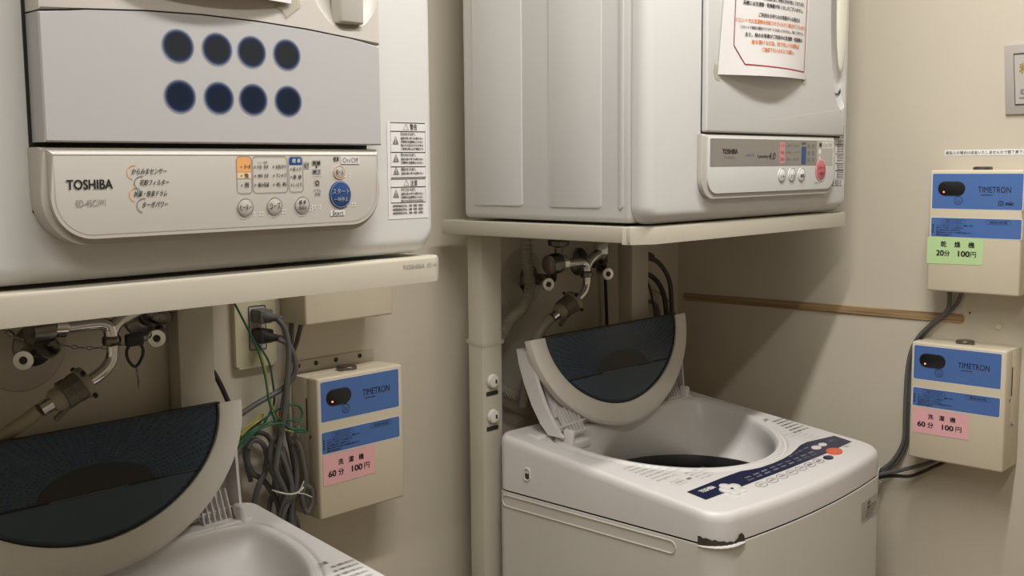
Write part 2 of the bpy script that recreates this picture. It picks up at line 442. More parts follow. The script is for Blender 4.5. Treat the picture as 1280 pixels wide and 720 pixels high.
# eight dark dots
for z, core in ((1.5205, (.020, .024, .030)), (1.4712, (.006, .014, .034))):
    for x in (.574, .618, .659, .703):
        bm_ = bmesh.new(); base = (.46, .46, .47)
        lay = bm_.loops.layers.float_color.new('dotcol')
        rad = [(0, core), (.60, core), (.76, tuple(c*.6+k*.4 for c, k in zip(core, (.010, .022, .09)))), (.86, (.05, .075, .15)), (.93, (.17, .19, .25)), (1.0, (.36, .37, .40))]
        vr = []; n = 28
        for q, (r_, c_) in enumerate(rad):
            vr.append([bm_.verts.new((x + .0182*r_*math.cos(2*PI*k/n), (.9988), z + .0172*r_*math.sin(2*PI*k/n))) for k in range(n)] if q else [bm_.verts.new((x, (.9988), z))])
        def lin(c): return tuple(c) + (1,)
        cm = {v: lin(rad[i][1]) for i, ring_ in enumerate(vr) for v in ring_}
        for k in range(n): bm_.faces.new([vr[0][0], vr[1][k], vr[1][(k+1)%n]])
        for a, c in zip(vr[1:], vr[2:]):
            for k in range(n): bm_.faces.new([a[k], c[k], c[(k+1)%n], a[(k+1)%n]])
        for f in bm_.faces:
            for l in f.loops: l[lay] = cm[l.vert]
        bmesh.ops.recalc_face_normals(bm_, faces=bm_.faces[:])
        o = obj('filter_dot', bm_, DOTM, dl)
# control panel
b = B(); slab(b, rrect(.432, .832, 1.3285, 1.4205, .046, 12, (1,1,0,0)), 1.004, 1.0275, .004, 3)
cp = obj('control_panel', b, PANL, dl)
b = B(); slab(b, rrect(.4385, .8265, 1.3345, 1.4175, .040, 12, (1,1,0,0)), .998, 1.006, .004, 3)
obj('panel_face', b, PANL, cp)
# labelled sheet inset
p = Print(front(.998)); G = LGREY
p.line(rrect(.4425, .8225, 1.3385, 1.4135, .036, 12, (1,1,0,0)), .0006, mat('panel_edge', (.42,.39,.34), .4, var=0), w=.0003)
p.text('TOSHIBA', .4535, 1.3815, .0088, INK, width=.0445, bold=.035)
p.text('ED-45C', .4615, 1.3652, .0062, GREY, width=.020); p.text('(W)', .4825, 1.3645, .0072, GREY, width=.0080)
for k, (t, xx, wd) in enumerate((('からみまセンサー', .5175, .0370), ('花粉フィルター', .5255, .0310), ('抗菌・吸音ドラム', .5190, .0350), ('ターボパワー', .5270, .0275))):
    z = 1.3948 - k * .0108
    p.text(t, xx, z, .0056, INK, width=wd, bold=.012, shear=.25)
    cx = xx + .0035 - (.001 if k % 2 else 0); cz = z + .0020
    pts = [(cx + .0075*math.cos(math.radians(a)), cz + .0068*math.sin(math.radians(a))) for a in range(75, 256, 12)]
    p.line(pts, .0009, (ORANGE2, GREY)[k % 2], closed=False)
# columns of indicators
def lamps(p, x, z, r=.0012, m=GREY): p.poly(ellipse(x, z, r, r, 10), m, .0006)
p.poly(rrect(.6355, .6525, 1.396, 1.4115, .003, 4, (0,0,1,1)), ORANGE2, .0003); p.poly([(.6355, 1.389), (.6525, 1.389), (.6525, 1.3955), (.6355, 1.3955)], mat('print_faded_orange', (.78, .58, .38), .5, var=0), .0003)
p.line(rrect(.6350, .6530, 1.3735, 1.4120, .004, 5), .0006, GREY)
for t, z in (('ターボ', 1.3990), ('強', 1.3898), ('弱', 1.3800)):
    p.text(t, .6440, z, .0048, INK, width=.0075 if t == 'ターボ' else .005, bold=.01); lamps(p, .6405, z + .0022, .0010)
p.line(rrect(.6545, .6980, 1.3735, 1.4120, .004, 5), .0006, GREY)
for (a, c), z in zip((('15 分', 'お出かけ'), ('90 分', 'Yシャツ'), ('縮み低減', '毛 布')), (1.3990, 1.3895, 1.3800)):
    p.text(a, .6605, z, .0046, INK, width=.0135, bold=.004); lamps(p, .6572, z + .0022, .0011)
    p.text(c, .6835, z, .0046, INK, width=.0130, bold=.004); lamps(p, .6805, z + .0022, .0011)
p.text('ちょっと乾燥', .6605, 1.4048, .0022, INK, width=.0125)
p.line(rrect(.7000, .7185, 1.3735, 1.4120, .004, 5), .0006, GREY)
p.poly(rrect(.7010, .7175, 1.4030, 1.4112, .003, 4, (0,0,1,1)), BLUEP, .0003)
p.text('標 準', .7045, 1.4048, .0048, WHITE, width=.0110)
for t, z in (('念入り', 1.3965), ('普 通', 1.3880), ('しっとり', 1.3795)):
    p.text(t, .7052, z, .0042, INK, width=.0110, bold=.004); lamps(p, .7030, z + .002, .0010)
for xx, z, t in ((.7210, 1.3995, '予'), (.7305, 1.4028, '約'), (.7305, 1.3940, '了')):
    pass
for x0_, x1_, z0_, z1_, t in ((.7200, .7268, 1.3985, 1.4060, '糸くず'), (.7310, .7430, 1.4025, 1.4078, '乾燥'), (.7310, .7430, 1.3930, 1.3980, '終了')):
    p.rect(x0_, x1_, z0_, z1_, LGREY); p.text(t, (x0_+x1_)/2, (z0_+z1_)/2, (z1_-z0_)*.75, INK, 'C', width=(x1_-x0_)*.85, bold=.02, w=.0008)
p.poly([(.7350, 1.4012), (.7390, 1.4012), (.7370, 1.3990)], INK)
p.text('(フィルター)', .7310, 1.3890, .0022, INK, width=.0120)
p.rect(.7335, .7408, 1.3795, 1.3862, LGREY); p.line(ellipse(.7372, 1.3829, .0022, .0021, 12), .0009, INK, w=.0008)
p.text('ドラム', .7328, 1.3728, .0036, INK, width=.0095); p.text('反転', .7335, 1.3685, .0038, INK, width=.0080)
p.text('電源', .7605, 1.4068, .0050, INK, width=.0075, bold=.02)
p.rect(.7710, .7975, 1.4035, 1.4125, PAPER, .0006); p.text('On/Off', .7730, 1.4052, .0056, GREY, width=.0228, w=.001)
p.rect(.7545, .7745, 1.3455, 1.3515, PAPER, .0006); p.text('Start', .7570, 1.3465, .0046, INK, width=.0155, w=.001)
for x0_, z0_ in ((.6545, 1.3500), (.6870, 1.3515), (.7190, 1.3530), (.7300, 1.3550), (.7720, 1.3895), (.7790, 1.3560)):   # braille dots
    for k in range(4):
        for q in range(2):
            if (k * 7 + q * 3 + int(x0_ * 1e4)) % 3: p.poly(ellipse(x0_ + .0035 * k, z0_ + .0028 * q, .0008, .0008, 8), WHITE, .0006)
p.done('printed_text', cp)
for xx, t, ln in ((.6435, 'ヒーター', 1), (.6800, 'コース', 1), (.7160, '', 2)):
    b = B().lathe([(.0092, 0), (.0092, .0006), (.0082, .0012)], (xx, .998, 1.3590), (0,-1,0), 28)
    bt = obj('button', b, PANL, cp)
    p = Print(front(.9967)); p.line(ellipse(xx, 1.3590, .0092, .0092, 28), .0009, GREY, w=.0003)
    if ln == 1: p.text(t, xx, 1.3590, .0062, INK, 'C', width=.0135, bold=.005)
    else: p.text('標 準', xx, 1.3622, .0046, INK, 'C', width=.0095, bold=.005); p.text('お好み', xx, 1.3562, .0046, INK, 'C', width=.0105, bold=.005)
    p.done('printed_text', bt)
b = B().lathe([(.0078, 0), (.0078, .0006), (.007, .0010)], (.7680, .998, 1.3945), (0,-1,0), 28)
bt = obj('power_button', b, PANL, cp); p = Print(front(.9970)); p.line(ellipse(.768, 1.3945, .0076, .0076, 28), .0008, ORANGE2); p.text('切・入', .768, 1.3945, .0056, INK, 'C', width=.0105, bold=.01); p.done('printed_text', bt)
b = B().lathe([(.0155, 0), (.0155, .0006), (.0145, .0012)], (.7690, .998, 1.3690), (0,-1,0), 36)
bt = obj('start_button', b, BLUEP, cp, 'round dark blue start button'); p = Print(front(.9967)); p.line(ellipse(.769, 1.369, .0142, .0142, 32), .0005, LGREY)
p.text('スタート', .769, 1.3730, .0064, LGREY, 'C', width=.0235, bold=.006); p.text('一時停止', .769, 1.3640, .0048, LGREY, 'C', width=.0200); p.done('printed_text', bt)
# warning label on the cover
p = Print(front(1.0278))
p.rect(.8650, .9300, 1.3360, 1.4550, PAPER, .0002)
LH = .0008
def warn(p, x0, x1, z0, z1, title, t2=None, n=3):
    p.line([(x0,z0),(x1,z0),(x1,z1),(x0,z1)], LH, INK)
    p.poly([(x0+.003, z0+.003+(z1-z0-.012)/2), (x0+.013, z0+.003+(z1-z0-.012)/2), (x0+.008, z0+.013+(z1-z0-.012)/2)], GREY, .0006)
    p.text('!', x0+.0072, z0+.0045+(z1-z0-.012)/2, .0060, PAPER, width=.0012, w=.0008)
    p.text(title, x0+.0160, z1-.0052, .0042, INK, width=.024, bold=.01)
    for k in range(n):
        p.text(('温度の高い所では使わない', '可燃物の洗濯物は入れない', '発火や火災のおそれがある', 'ご使用の前に必ず確認する')[k % 4], x0+.0160, z1-.0098-.0043*k, .0032, INK, width=x1-x0-.020, bold=.012)
X0, X1 = .8700, .9265
p.line([(X0,1.4430),(X1,1.4430),(X1,1.4535),(X0,1.4535)], LH, INK); p.line([(X0+.021,1.4450),(X0+.029,1.4450),(X0+.025,1.4522)], .0008, INK); p.text('警告', X0+.0315, 1.4448, .0075, INK, width=.0115, bold=.01)
warn(p, X0, X1, 1.4175, 1.4430, '引火のおそれあり。', n=4)
warn(p, X0, X1, 1.4000, 1.4175, '発火のおそれあり。', n=2)
warn(p, X0, X1, 1.3868, 1.4000, '感電のおそれあり。', n=1)
p.line([(X0-.001,1.3750),(X1-.001,1.3750),(X1-.001,1.3850),(X0-.001,1.3850)], LH, INK); p.line([(X0+.020,1.3768),(X0+.028,1.3768),(X0+.024,1.3836)], .0008, INK); p.text('注意', X0+.0305, 1.3765, .0070, INK, width=.0115, bold=.01)
warn(p, X0-.001, X1-.001, 1.3560, 1.3750, 'やけどのおそれあり。', n=3)
for k in range(3): p.text('※修理技術者以外は、分解・修理・改造を', X0+.001, 1.3505-.0044*k, .0032, INK, width=.050, bold=.012)
p.done('warning_label', dl, 'white label of black warning text')

# taped sheet whose lower edge hangs into the picture
r = thing('paper_notice', 'clear-covered notice whose taped lower edge shows at the very top, on the left dryer', 'notice', (.63, .985, 1.569))
b = B(); b.rings([[(.500 + .208*u, .9955 - .012*math.sin(PI*u) - .001, z) for u in [k/10 for k in range(11)]] for z in (1.5745, 1.62, 1.75, 1.86)], closed=False)
s = obj('sheet', b, PAPER, r)
b = B(); b.prism([(.690,1.585),(.718,1.592),(.722,1.574),(.703,1.560),(.698,1.5665),(.689,1.570)], (0,0,0),(1,0,0),(0,0,1),(0,-1,0), -.9975, -.9968)
obj('tape', b, TAPE, r, 'crumpled clear tape')

# ------------------------------------------------------------------ right dryer
Z0 = 1.3055
dr = thing('clothes_dryer', 'white dryer with a taped notice and ribbed side panels, on the right shelf', 'dryer', (1.69, 1.2, Z0), 'clothes dryers')
def pv(a, c): return abs(a.x - c.x) < 1e-6 and abs(a.z - c.z) < 1e-6
b = B().box(1.3615, 2.018, 1.0355, 1.412, Z0+.003, 1.985, .010, 3)
bd = obj('body', b, DRY, dr)
for y0, y1 in ((1.266, 1.384), (1.095, 1.206), (1.0515, 1.0605)):
    b = B(); pts = rrect(y0, y1, 1.331, 1.965, .006, 4)
    b.prism(pts, (0,0,0), (0,1,0), (0,0,1), (-1,0,0), -1.365, -1.3592, .0018, 2)
    obj('side_rib_panel', b, DRY, bd)
b = rfront(1.3605, 2.020, Z0+.0015, 1.985, 1.0345, 1.0048, .030, .021)
cov = obj('front_cover', b, DRY, dr)
b = B(); slab(b, [(1.5, 1.36), (1.93, 1.36), (1.940, 1.4465), (1.9770, 1.4475), (1.9770, 1.93), (1.5030, 1.93), (1.5030, 1.44)], 1.0036, 1.0052); gapo = obj('shadow_gap', b, BLACK, dr)
b = B(); slab(b, rrect(1.5045, 1.9760, 1.4515, 1.925, .004, 3), .9945, 1.0045, .003, 3); dd = obj('door', b, DRY, dr)
cb = B(); cb.lathe([(.001, -.2)] + [(.2*math.cos(math.radians(a)), .2*math.sin(math.radians(a))) for a in range(-80, 81, 10)] + [(.001, .2)], (0,0,0), (0,0,1), 36)
cb.bm.transform(Matrix.Translation((1.962 - dr.location.x, .9905 - dr.location.y, 1.690 - dr.location.z)) @ Matrix.Diagonal((.050/.2, .026/.2, .192/.2, 1)))
for o_ in (cov, gapo): boolean_cut(o_, cb.bm.copy())
boolean_cut(dd, cb.bm)
b = B(); b.lathe([(.0001, -.2)] + [(.2*math.cos(math.radians(a)), .2*math.sin(math.radians(a))) for a in range(-80, 81, 10)] + [(.0001, .2)], (0,0,0), (0,0,1), 24)
b.bm.transform(Matrix.Translation((1.960, .9965, 1.695)) @ Matrix.Diagonal((.020/.2, .007/.2, .124/.2, 1)))
obj('handle', b, CREAM, dr, 'ivory curved grip in a deep scooped recess')
b = B(); slab(b, rrect(1.4945, 1.9420, 1.3435, 1.4485, .034, 10, (1,1,0,0)), .996, 1.0042, .005, 4); cp = obj('control_panel', b, PANL, dr)
b = B(); slab(b, rrect(1.5085, 1.9360, 1.3520, 1.4440, .026, 10, (1,1,0,0)), .9935, .997, .0018, 2); obj('panel_face', b, DRY, cp)
p = Print(front(.9935))
p.poly(rrect(1.5140, 1.930, 1.3960, 1.4415, .002, 2), SILV, .0003)
p.poly([(1.868, 1.3960), (1.930, 1.3960), (1.930, 1.4415), (1.868, 1.4415)], PANL, .0004)
p.text('TOSHIBA', 1.5500, 1.4165, .0080, INK, width=.0460, bold=.035, w=.0008); p.text('ED-40SE(W)', 1.5555, 1.4075, .0050, GREY, width=.0330, w=.0008)
p.text('からみまセンサー', 1.6220, 1.4120, .0045, BLUEP, width=.0280, w=.0008)
p.text('Laundry', 1.6600, 1.4080, .0075, INK, width=.0350, bold=.01, w=.0008); p.text('4.0', 1.6960, 1.4070, .0120, INK, width=.0220, w=.0008, shear=.15)
PK = mat('print_rose_light', (.66, .30, .30), .5, var=0)
p.rect(1.7330, 1.7510, 1.4000, 1.4380, PK, .0005)
for k in range(3):
    z = 1.4290 - k * .0120
    p.text(('ターボ', '強', '弱')[k], 1.737, z, .0055, PINKP, width=.011, bold=.02, w=.0008)
    p.text(('15分', '90分', '縮み')[k], 1.7580, z, .0052, GREY, width=.016, w=.0008); p.text(('お出かけ', 'シャツ', '毛布')[k], 1.7830, z, .0052, GREY, width=.020, w=.0008)
p.rect(1.8110, 1.8280, 1.3980, 1.4300, BLUEP, .0005); p.text('標準', 1.8110, 1.4330, .0050, INK, width=.0160, w=.0008)
for k in range(2):
    for q in range(3): p.rect(1.8330 + .0170*k, 1.8420 + .0170*k, 1.4020 + .0125*q, 1.4095 + .0125*q, GREY, .0006)
p.rect(1.8770, 1.8860, 1.4300, 1.4370, INK, .0006); p.rect(1.8880, 1.9290, 1.4270, 1.4400, PAPER, .0006); p.text('On/Off', 1.8910, 1.4300, .0065, LGREY, width=.034, w=.0009)
p.poly(ellipse(1.8790, 1.4215, .0055, .0050, 16), WHITE, .0006); p.poly(ellipse(1.8790, 1.4090, .0030, .0040, 12), WHITE, .0006)
p.text('Start', 1.8620, 1.3625, .0045, LGREY, width=.018)
p.done('printed_text', cp)
for xx, t in ((1.7420, 'ヒーター'), (1.7770, 'コース'), (1.8120, '標準')):
    b = B().lathe([(.0120, 0), (.0120, .0008), (.0100, .0020)], (xx, .9935, 1.3795), (0,-1,0), 24)
    bt = obj('button', b, WHITE, cp); p = Print(front(.9913)); p.line(ellipse(xx, 1.3795, .0117, .0117, 24), .0011, GREY, w=-.0002); p.text(t, xx, 1.3775, .0065, INK, 'C', width=.0150, bold=.02); p.done('printed_text', bt)
b = B().lathe([(.0195, 0), (.0195, .0008), (.0180, .0016)], (1.8840, .9935, 1.3870), (0,-1,0), 32)
bt = obj('start_button', b, PINKP, cp, 'round crimson start button'); p = Print(front(.9918)); p.line(ellipse(1.884, 1.3870, .0192, .0192, 32), .0010, PAPER, w=-.0001)
p.text('スタート', 1.884, 1.3920, .0070, RED, 'C', width=.027, bold=.02); p.text('一時停止', 1.884, 1.3810, .0060, RED, 'C', width=.020, bold=.02); p.done('printed_text', bt)
p = Print(front(1.0048))
p.rect(1.9490, 1.9985, 1.3560, 1.4460, PAPER, .0002); p.rect(1.984, 1.9995, 1.446, 1.476, PAPER, .0002)
for k, (z0, z1) in enumerate(((1.4350,1.4440),(1.4180,1.4340),(1.4000,1.4170),(1.3860,1.3990),(1.3690,1.3850))):
    p.line([(1.9620,z0),(1.9970,z0),(1.9970,z1),(1.9620,z1)], .0009, GREY)
    for q in range(2 if z1 - z0 < .013 else 3): p.text('発火のおそれあり', 1.970, z1-.0045-.0045*q, .0032, INK, width=.025, bold=.012)
    p.rect(1.9510, 1.9585, z0+.001, z1-.003, LGREY, .0004)
for q in range(3): p.text('修理・改造をしない', 1.9510, 1.3640-.0040*q, .0030, INK, width=.040, bold=.02)
for q in range(6): p.text('注意文', 1.986, 1.4700-.0045*q, .0032, INK, width=.010, bold=.02)
p.done('warning_label', dr, 'white label of black warning text')

# taped notice with text on the right dryer
nt = thing('paper_notice', 'white notice with black and orange lettering in a red border, taped on the right dryer', 'notice', (1.69, .985, 1.546))
def nf(u, v, w):
    xl = 1.5335 + .0145 * (v/.119); xr = 1.8190 + .0085 * (v/.119)
    x = xl + (xr - xl) * u; z = 1.5440 + v + .006 * u
    bul = .020 * math.sin(PI * min(max(u, 0), 1)) * math.exp(-v / .12)
    return Vector((x, .9935 - bul - w, z))
bm_ = bmesh.new(); n = 20
for side in (0, 1):
    g = [[bm_.verts.new(nf(i/n, j*.03, .0005 if side else .0)) for i in range(n+1)] for j in range(13)]
    for j in range(12):
        for i in range(n): bm_.faces.new([g[j][i], g[j][i+1], g[j+1][i+1], g[j+1][i]] if side else [g[j][i], g[j+1][i], g[j+1][i+1], g[j][i+1]])
obj('sheet', bm_, PAPER, nt)
p = Print(lambda u, v, w: nf(u, v, .0008 + w))
def dense(pts, k=14):
    out = []
    for a, c in zip(pts, pts[1:] + pts[:1]): out += [(a[0] + (c[0]-a[0])*i/k, a[1] + (c[1]-a[1])*i/k) for i in range(k)]
    return out
# border: drawn as thin quads so the line is even
def bline(a, c, t=.0011):
    k = 10
    for i in range(k):
        p0 = Vector((a[0]+(c[0]-a[0])*i/k, a[1]+(c[1]-a[1])*i/k)); p1 = Vector((a[0]+(c[0]-a[0])*(i+1)/k, a[1]+(c[1]-a[1])*(i+1)/k))
        d = Vector(((p1.x-p0.x)*.285, p1.y-p0.y)).normalized(); nx, ny = -d.y*t/.285, d.x*t
        p.poly([(p0.x-nx, p0.y-ny), (p1.x-nx, p1.y-ny), (p1.x+nx, p1.y+ny), (p0.x+nx, p0.y+ny)], RED, .0002)
bline((.115, .048), (.215, .018)); bline((.215, .018), (.965, .013)); bline((.965, .013), (.955, .33)); bline((.115, .048), (.10, .33))
lines = (('お客様にはご不便をお付け致しております。', .40, .92, .1270, INK), ('両館には洗濯機・乾燥機が各１台しかございません。', .185, .905, .1160, INK),
         ('ご利用をお待ちのお客様がいる場合は', .345, .860, .0985, INK), ('フロントでお洗濯物を回収させていただく場合がございます。', .115, .955, .0870, ORANGE),
         ('（フロントで事前に御預かりするサービスは行っておりません。何卒ご了承下さい。）', .165, .940, .0765, INK), ('また、他のお客様がご利用中の洗濯機・乾燥機の', .215, .905, .0640, INK),
         ('扉を開ける行為、取り出しての運転は', .275, .860, .0525, ORANGE), ('ご遠慮下さいますようお願い。', .375, .780, .0410, ORANGE))
for t, u0, u1, v, m in lines:
    p.text(t, u0, v, .0072 if m is not INK or '（' not in t else .0056, m, width=u1-u0, bold=.012 if '（' in t else .028)
p.done('printed_text', nt)
for x0, z0 in ((1.530, 1.541), (1.812, 1.546)):
    pts = [(x0-.006,z0+.022),(x0+.006,z0+.016),(x0+.014,z0+.004),(x0+.010,z0-.006),(x0-.002,z0-.004),(x0-.008,z0+.006)]
    b = B(); b.prism(pts, (0,0,0),(1,0,0),(0,0,1),(0,-1,0), -.9938, -.9932); obj('tape', b, TAPE, nt, 'scrap of yellowed clear tape')

# ------------------------------------------------------------------ coin timers
def timer(label, kind, loc, rotz, mic=False, D=.074, H=.228, W=.180):
    """built facing -Y with its left edge at x=0, back at y=0, base at z=0"""
    r = thing('coin_timer', label, 'coin timer', (0, 0, 0), 'coin timers')
    h = H
    b = B().box(.001, W-.001, -D*.62, -.0005, .001, h+.0015, .002); body = obj('back_box', b, TIMER, r)
    b = B().box(0, W, -D, -D*.60, 0, h+.003, .004, 3); fc = obj('front_cover', b, TIMER, r)
    # rim of the lid, coin slot disc
    b = B().lathe([(.0165, 0), (.0175, .001), (.0175, .0062), (.0162, .0076), (.010, .0080)], (W*.49, -D*.50, h+.0012), (0,0,1), 28); cs = obj('coin_slot', b, CHROMED, r, 'polished steel coin slot disc')
    obj('slot', B().box(W*.49-.010, W*.49+.010, -D*.50-.0012, -D*.50+.0012, h+.0084, h+.0088), BLACK, cs)
    p = Print(frame((0, -D, 0), (1,0,0), (0,0,1), (0,-1,0)))
    T = h
    p.poly(rrect(.0045, .1735, T-.0715, T-.0025, .002, 2), PAPER, .0002); p.poly(rrect(.0060, .1720, T-.0700, T-.0040, .002, 2), BLUE, .0004)
    p.poly(rrect(.0045, .1735, T-.1250, T-.0860, .002, 2), PAPER, .0002); p.poly(rrect(.0060, .1720, T-.1235, T-.0875, .002, 2), BLUE, .0004)
    p.text('TIMETRON', .0920, T-.0390, .0110, INK, width=.0590, bold=.006, w=.0007)
    p.rect(.0965, .1190, T-.0440, T-.0428, INK, .0007); p.text('CT-6', .1210, T-.0450, .0030, GREY, width=.028, w=.0007)
    if mic:
        p.line(rrect(.1300, .1380, T-.0625, T-.0545, .001, 2), .0014, INK); p.line(ellipse(.134, T-.0585, .0018, .0018, 10), .0010, INK); p.text('mic', .1420, T-.0620, .0070, INK, width=.0140, bold=.05, shear=.2, w=.0007)
    p.line(ellipse(.0560, T-.0540, .0075, .0075, 24), .0011, INK, w=.0007); p.text('投入', .0560, T-.0525, .0028, INK, 'C', width=.0075, w=.0007); p.text('金額', .0560, T-.0565, .0028, INK, 'C', width=.0075, w=.0007)
    for u0, u1, t in ((.0260, .0700, 'お使いになる方法'), (.1080, .1540, '運転時間')):
        p.line(rrect(u0, u1, T-.0975, T-.0905, .0034, 4), .0005, INK, w=.0007); p.text(t, (u0+u1)/2, T-.0940, .0042, INK, 'C', width=(u1-u0)*.7, w=.0007)
    for k, t in enumerate(('コインを投入口に入れて下さい。運転します。', '表示ランプが点灯している間使えます', '投入金額の払戻しは出来ません。', '運転を途中で止めても時間は進みます。', '故障の時は係員まで')):
        z = T - .1030 - .0046 * k
        p.text(t, .0160, z, .0034, INK, width=(.070, .052, .048, .068, .030)[k], w=.0007, bold=.006)
        if k < 4: p.rect(.0085, .0110, z+.0002, z+.0032, INK, .0007)
    u0, v0, v1 = .0045, T-.1775, T-.1265
    if kind == 'wash':
        p.poly([(u0+.002, v1), (.1160, v1-.0005), (.1170, v0+.001), (u0+.003, v0)], PINK, .0006)
        for q, ch in enumerate('洗濯機'): p.text(ch, .0430 + .0215*q, T-.1420, .0098, INK, 'C', width=.0105, bold=.035, w=.0009)
        p.text('60', .0175, T-.1640, .0100, INK, width=.0150, bold=.045, w=.0009); p.text('分', .0375, T-.1645, .0110, INK, width=.0110, bold=.035, w=.0009)
        p.text('100', .0660, T-.1640, .0100, INK, width=.0215, bold=.045, w=.0009); p.text('円', .0920, T-.1645, .0105, INK, width=.0110, bold=.02, w=.0009)
    else:
        v0 = T - .1760; v1 = T-.1245
        p.poly([(-.0005, v1), (.1065, v1), (.1050, v0+.002), (-.0005, v0)], GREEN, .0006)
        for q, ch in enumerate('乾燥機'): p.text(ch, .0315 + .0260*q, T-.1375, .0110, INK, 'C', width=.0110, bold=.035, w=.0009)
        p.text('20', .0180, T-.1600, .0105, INK, width=.0140, bold=.045, w=.0009); p.text('分', .0330, T-.1605, .0110, INK, width=.0105, bold=.035, w=.0009)
        p.text('100', .0595, T-.1600, .0105, INK, width=.0210, bold=.045, w=.0009); p.text('円', .0820, T-.1605, .0105, INK, width=.0105, bold=.02, w=.0009)
    p.done('printed_labels', r, 'blue printed labels and pasted price slip')
    b = B(); b.prism(rrect(.0170, .0680, T-.0450, T-.0185, .0130, 8), (0,-D,0), (1,0,0), (0,0,1), (0,-1,0), 0, .0016, .0006, 2)
    dw = obj('display_window', b, BLKG, r, 'black oval display window')
    b = B().lathe([(.0015, 0), (.0013, .0006)], (.0285, -D-.0016, T-.0385), (0,-1,0), 10); obj('indicator_lamp', b, LED, dw, 'small red lit lamp')
    # hardware on the sides
    for xs, sg in ((0, -1), (W, 1)):
        obj('hinge_slit', B().box(xs + (-.0004 if sg < 0 else -.0006), xs + (.0006 if sg < 0 else .0004), -D*.585-.0004, -D*.585+.0004+.0012, h*.62, h*.86), BLACK, r)
        b = B().lathe([(.0050, 0), (.0050, .003), (.003, .005)], (xs, -D*.50, h*.38), (sg,0,0), 14); obj('lock', b, CHROME, r, 'small chrome lock')
        obj('lock_hole', B().box(xs-.0006, xs+.0006, -D*.70-.0015, -D*.70+.0015, h*.575, h*.60), BLACK, r)
    M_ = Matrix.Rotation(rotz, 4, 'Z')
    r.location = loc; r.rotation_euler = (0, 0, rotz); ROOTLOC[r] = Vector((0,0,0))
    return r
TU = timer('coin timer with green dryer price slip, upper box on the right wall', 'dry', (WX, .868, 1.153), -PI/2, mic=True, D=.080, H=.229, W=.172)
TLW = timer('coin timer with pink washer price slip, lower box on the right wall', 'wash', (WX, .893, .819), -PI/2, D=.080, H=.229, W=.181)
timer('coin timer with pink washer price slip, on the back wall between the machines', 'wash', (1.0455, BY, .8225), 0, D=.073, H=.2335, W=.1815)
THD = timer('coin timer mostly hidden behind the left shelf, above the back-wall one', 'dry', (1.0270, BY, 1.1480), 0, D=.073, H=.229, W=.182)

# ------------------------------------------------------------------ washing machines
WXO, WYO, WW = 1.416, .94, .580
wm = thing('washing_machine', 'white top-loading washer on the right with folded lid and navy control strip', 'washing machine', (WXO + WW/2, 1.15, FZ), 'washing machines')
def ztop(v): return .85685 + .115 * v
def outline(grow=0, n=10):
    r = .045; x0, x1, yb = -grow, WW + grow, .447 + grow; yf = -.040 - grow
    pts = []
    def corner(cx, cy, a0, rr):
        for i in range(n+1):
            t = math.radians(a0 + 90*i/n); pts.append((cx + rr*math.cos(t), cy + rr*math.sin(t)))
    corner(x0+r, yf+r, 180, r)
    for i in range(1, 20):
        u = x0 + r + (x1-x0-2*r)*i/20; k = (u - WW/2)/(WW/2 - r); pts.append((u, yf - .016*(1-k*k)))
    corner(x1-r, yf+r, 270, r); corner(x1-.022, yb-.022, 0, .022); corner(x0+.022, yb-.022, 90, .022)
    return pts
OC = (.300, .303)
def raycast(poly, th):
    d = Vector((math.cos(th), math.sin(th))); best = None
    for i in range(len(poly)):
        a = Vector(poly[i]) - Vector(OC); c = Vector(poly[(i+1)%len(poly)]) - Vector(OC); e = c - a
        den = d.x*(-e.y) + d.y*e.x
        if abs(den) < 1e-12: continue
        t = (a.x*(-e.y) + a.y*e.x)/den; s = (d.x*a.y - d.y*a.x)/den
        if t > 0 and -1e-6 <= s <= 1+1e-6: best = t if best is None else max(best, t)
    return best
poly = outline()
NA = 240
# angles chosen so that outline corner points are hit exactly
ths = sorted(set([round(math.atan2(y-OC[1], x-OC[0]), 5) for x, y in poly] + [round(-PI + 2*PI*k/NA, 5) for k in range(NA)]))
def ropen(th, R, back):
    """opening: circle of radius R, cut flat at the back"""
    s = math.sin(th)
    if s <= 0: return R
    k = 7.0
    return 1.0 / ((1.0/R)**k + (s/back)**k)**(1/k)
def pt(th, r, z=None, dz=0, lift=0):
    u = OC[0] + r*math.cos(th); v = OC[1] + r*math.sin(th)
    return (WXO + u, WYO + v, ztop(v) + dz if z is None else z)
ringsL = []
RO = [raycast(poly, t) for t in ths]
ringsL.append([pt(t, r-.003, z=.8040) for t, r in zip(ths, RO)])
ringsL.append([pt(t, r-.0003, z=.8048) for t, r in zip(ths, RO)])
for ins, dz in ((0, -.016), (.0009, -.009), (.0033, -.0040), (.0065, -.0011), (.0100, 0), (.0120, 0)):
    ringsL.append([pt(t, r-ins, dz=dz) for t, r in zip(ths, RO)])
for R, bk, dz in ((.2556, .0895, 0), (.2535, .088, 0), (.2510, .0865, -.0012), (.2490, .085, -.0048), (.2450, .082, -.0050), (.2430, .081, -.0015), (.2405, .079, .0012), (.2340, .074, .0010), (.2310, .072, -.0015), (.2285, .070, -.0060)):
    ringsL.append([pt(t, ropen(t, R, bk), dz=dz) for t in ths])
T2 = (.300, .222)
def tub(th, r, z):
    return (WXO + T2[0] + r*math.cos(th), WYO + T2[1] + r*math.sin(th), z)
last = [Vector(pt(t, ropen(t, .2265, .0695), dz=-.012)) for t in ths]
ringsL.append([tuple(p) for p in last])
end = [Vector(tub(t, .176, .800)) for t in ths]
for k in (.30, .6, .85, 1.0):
    zk = [a.z + (.800 - a.z) * k for a, c in zip(last, end)]
    hk = k**1.7
    ringsL.append([(a.x + (c.x-a.x)*hk, a.y + (c.y-a.y)*hk, z) for a, c, z in zip(last, end, zk)])
b = B(); b.rings(ringsL); bmesh.ops.recalc_face_normals(b.bm, faces=b.bm.faces[:])
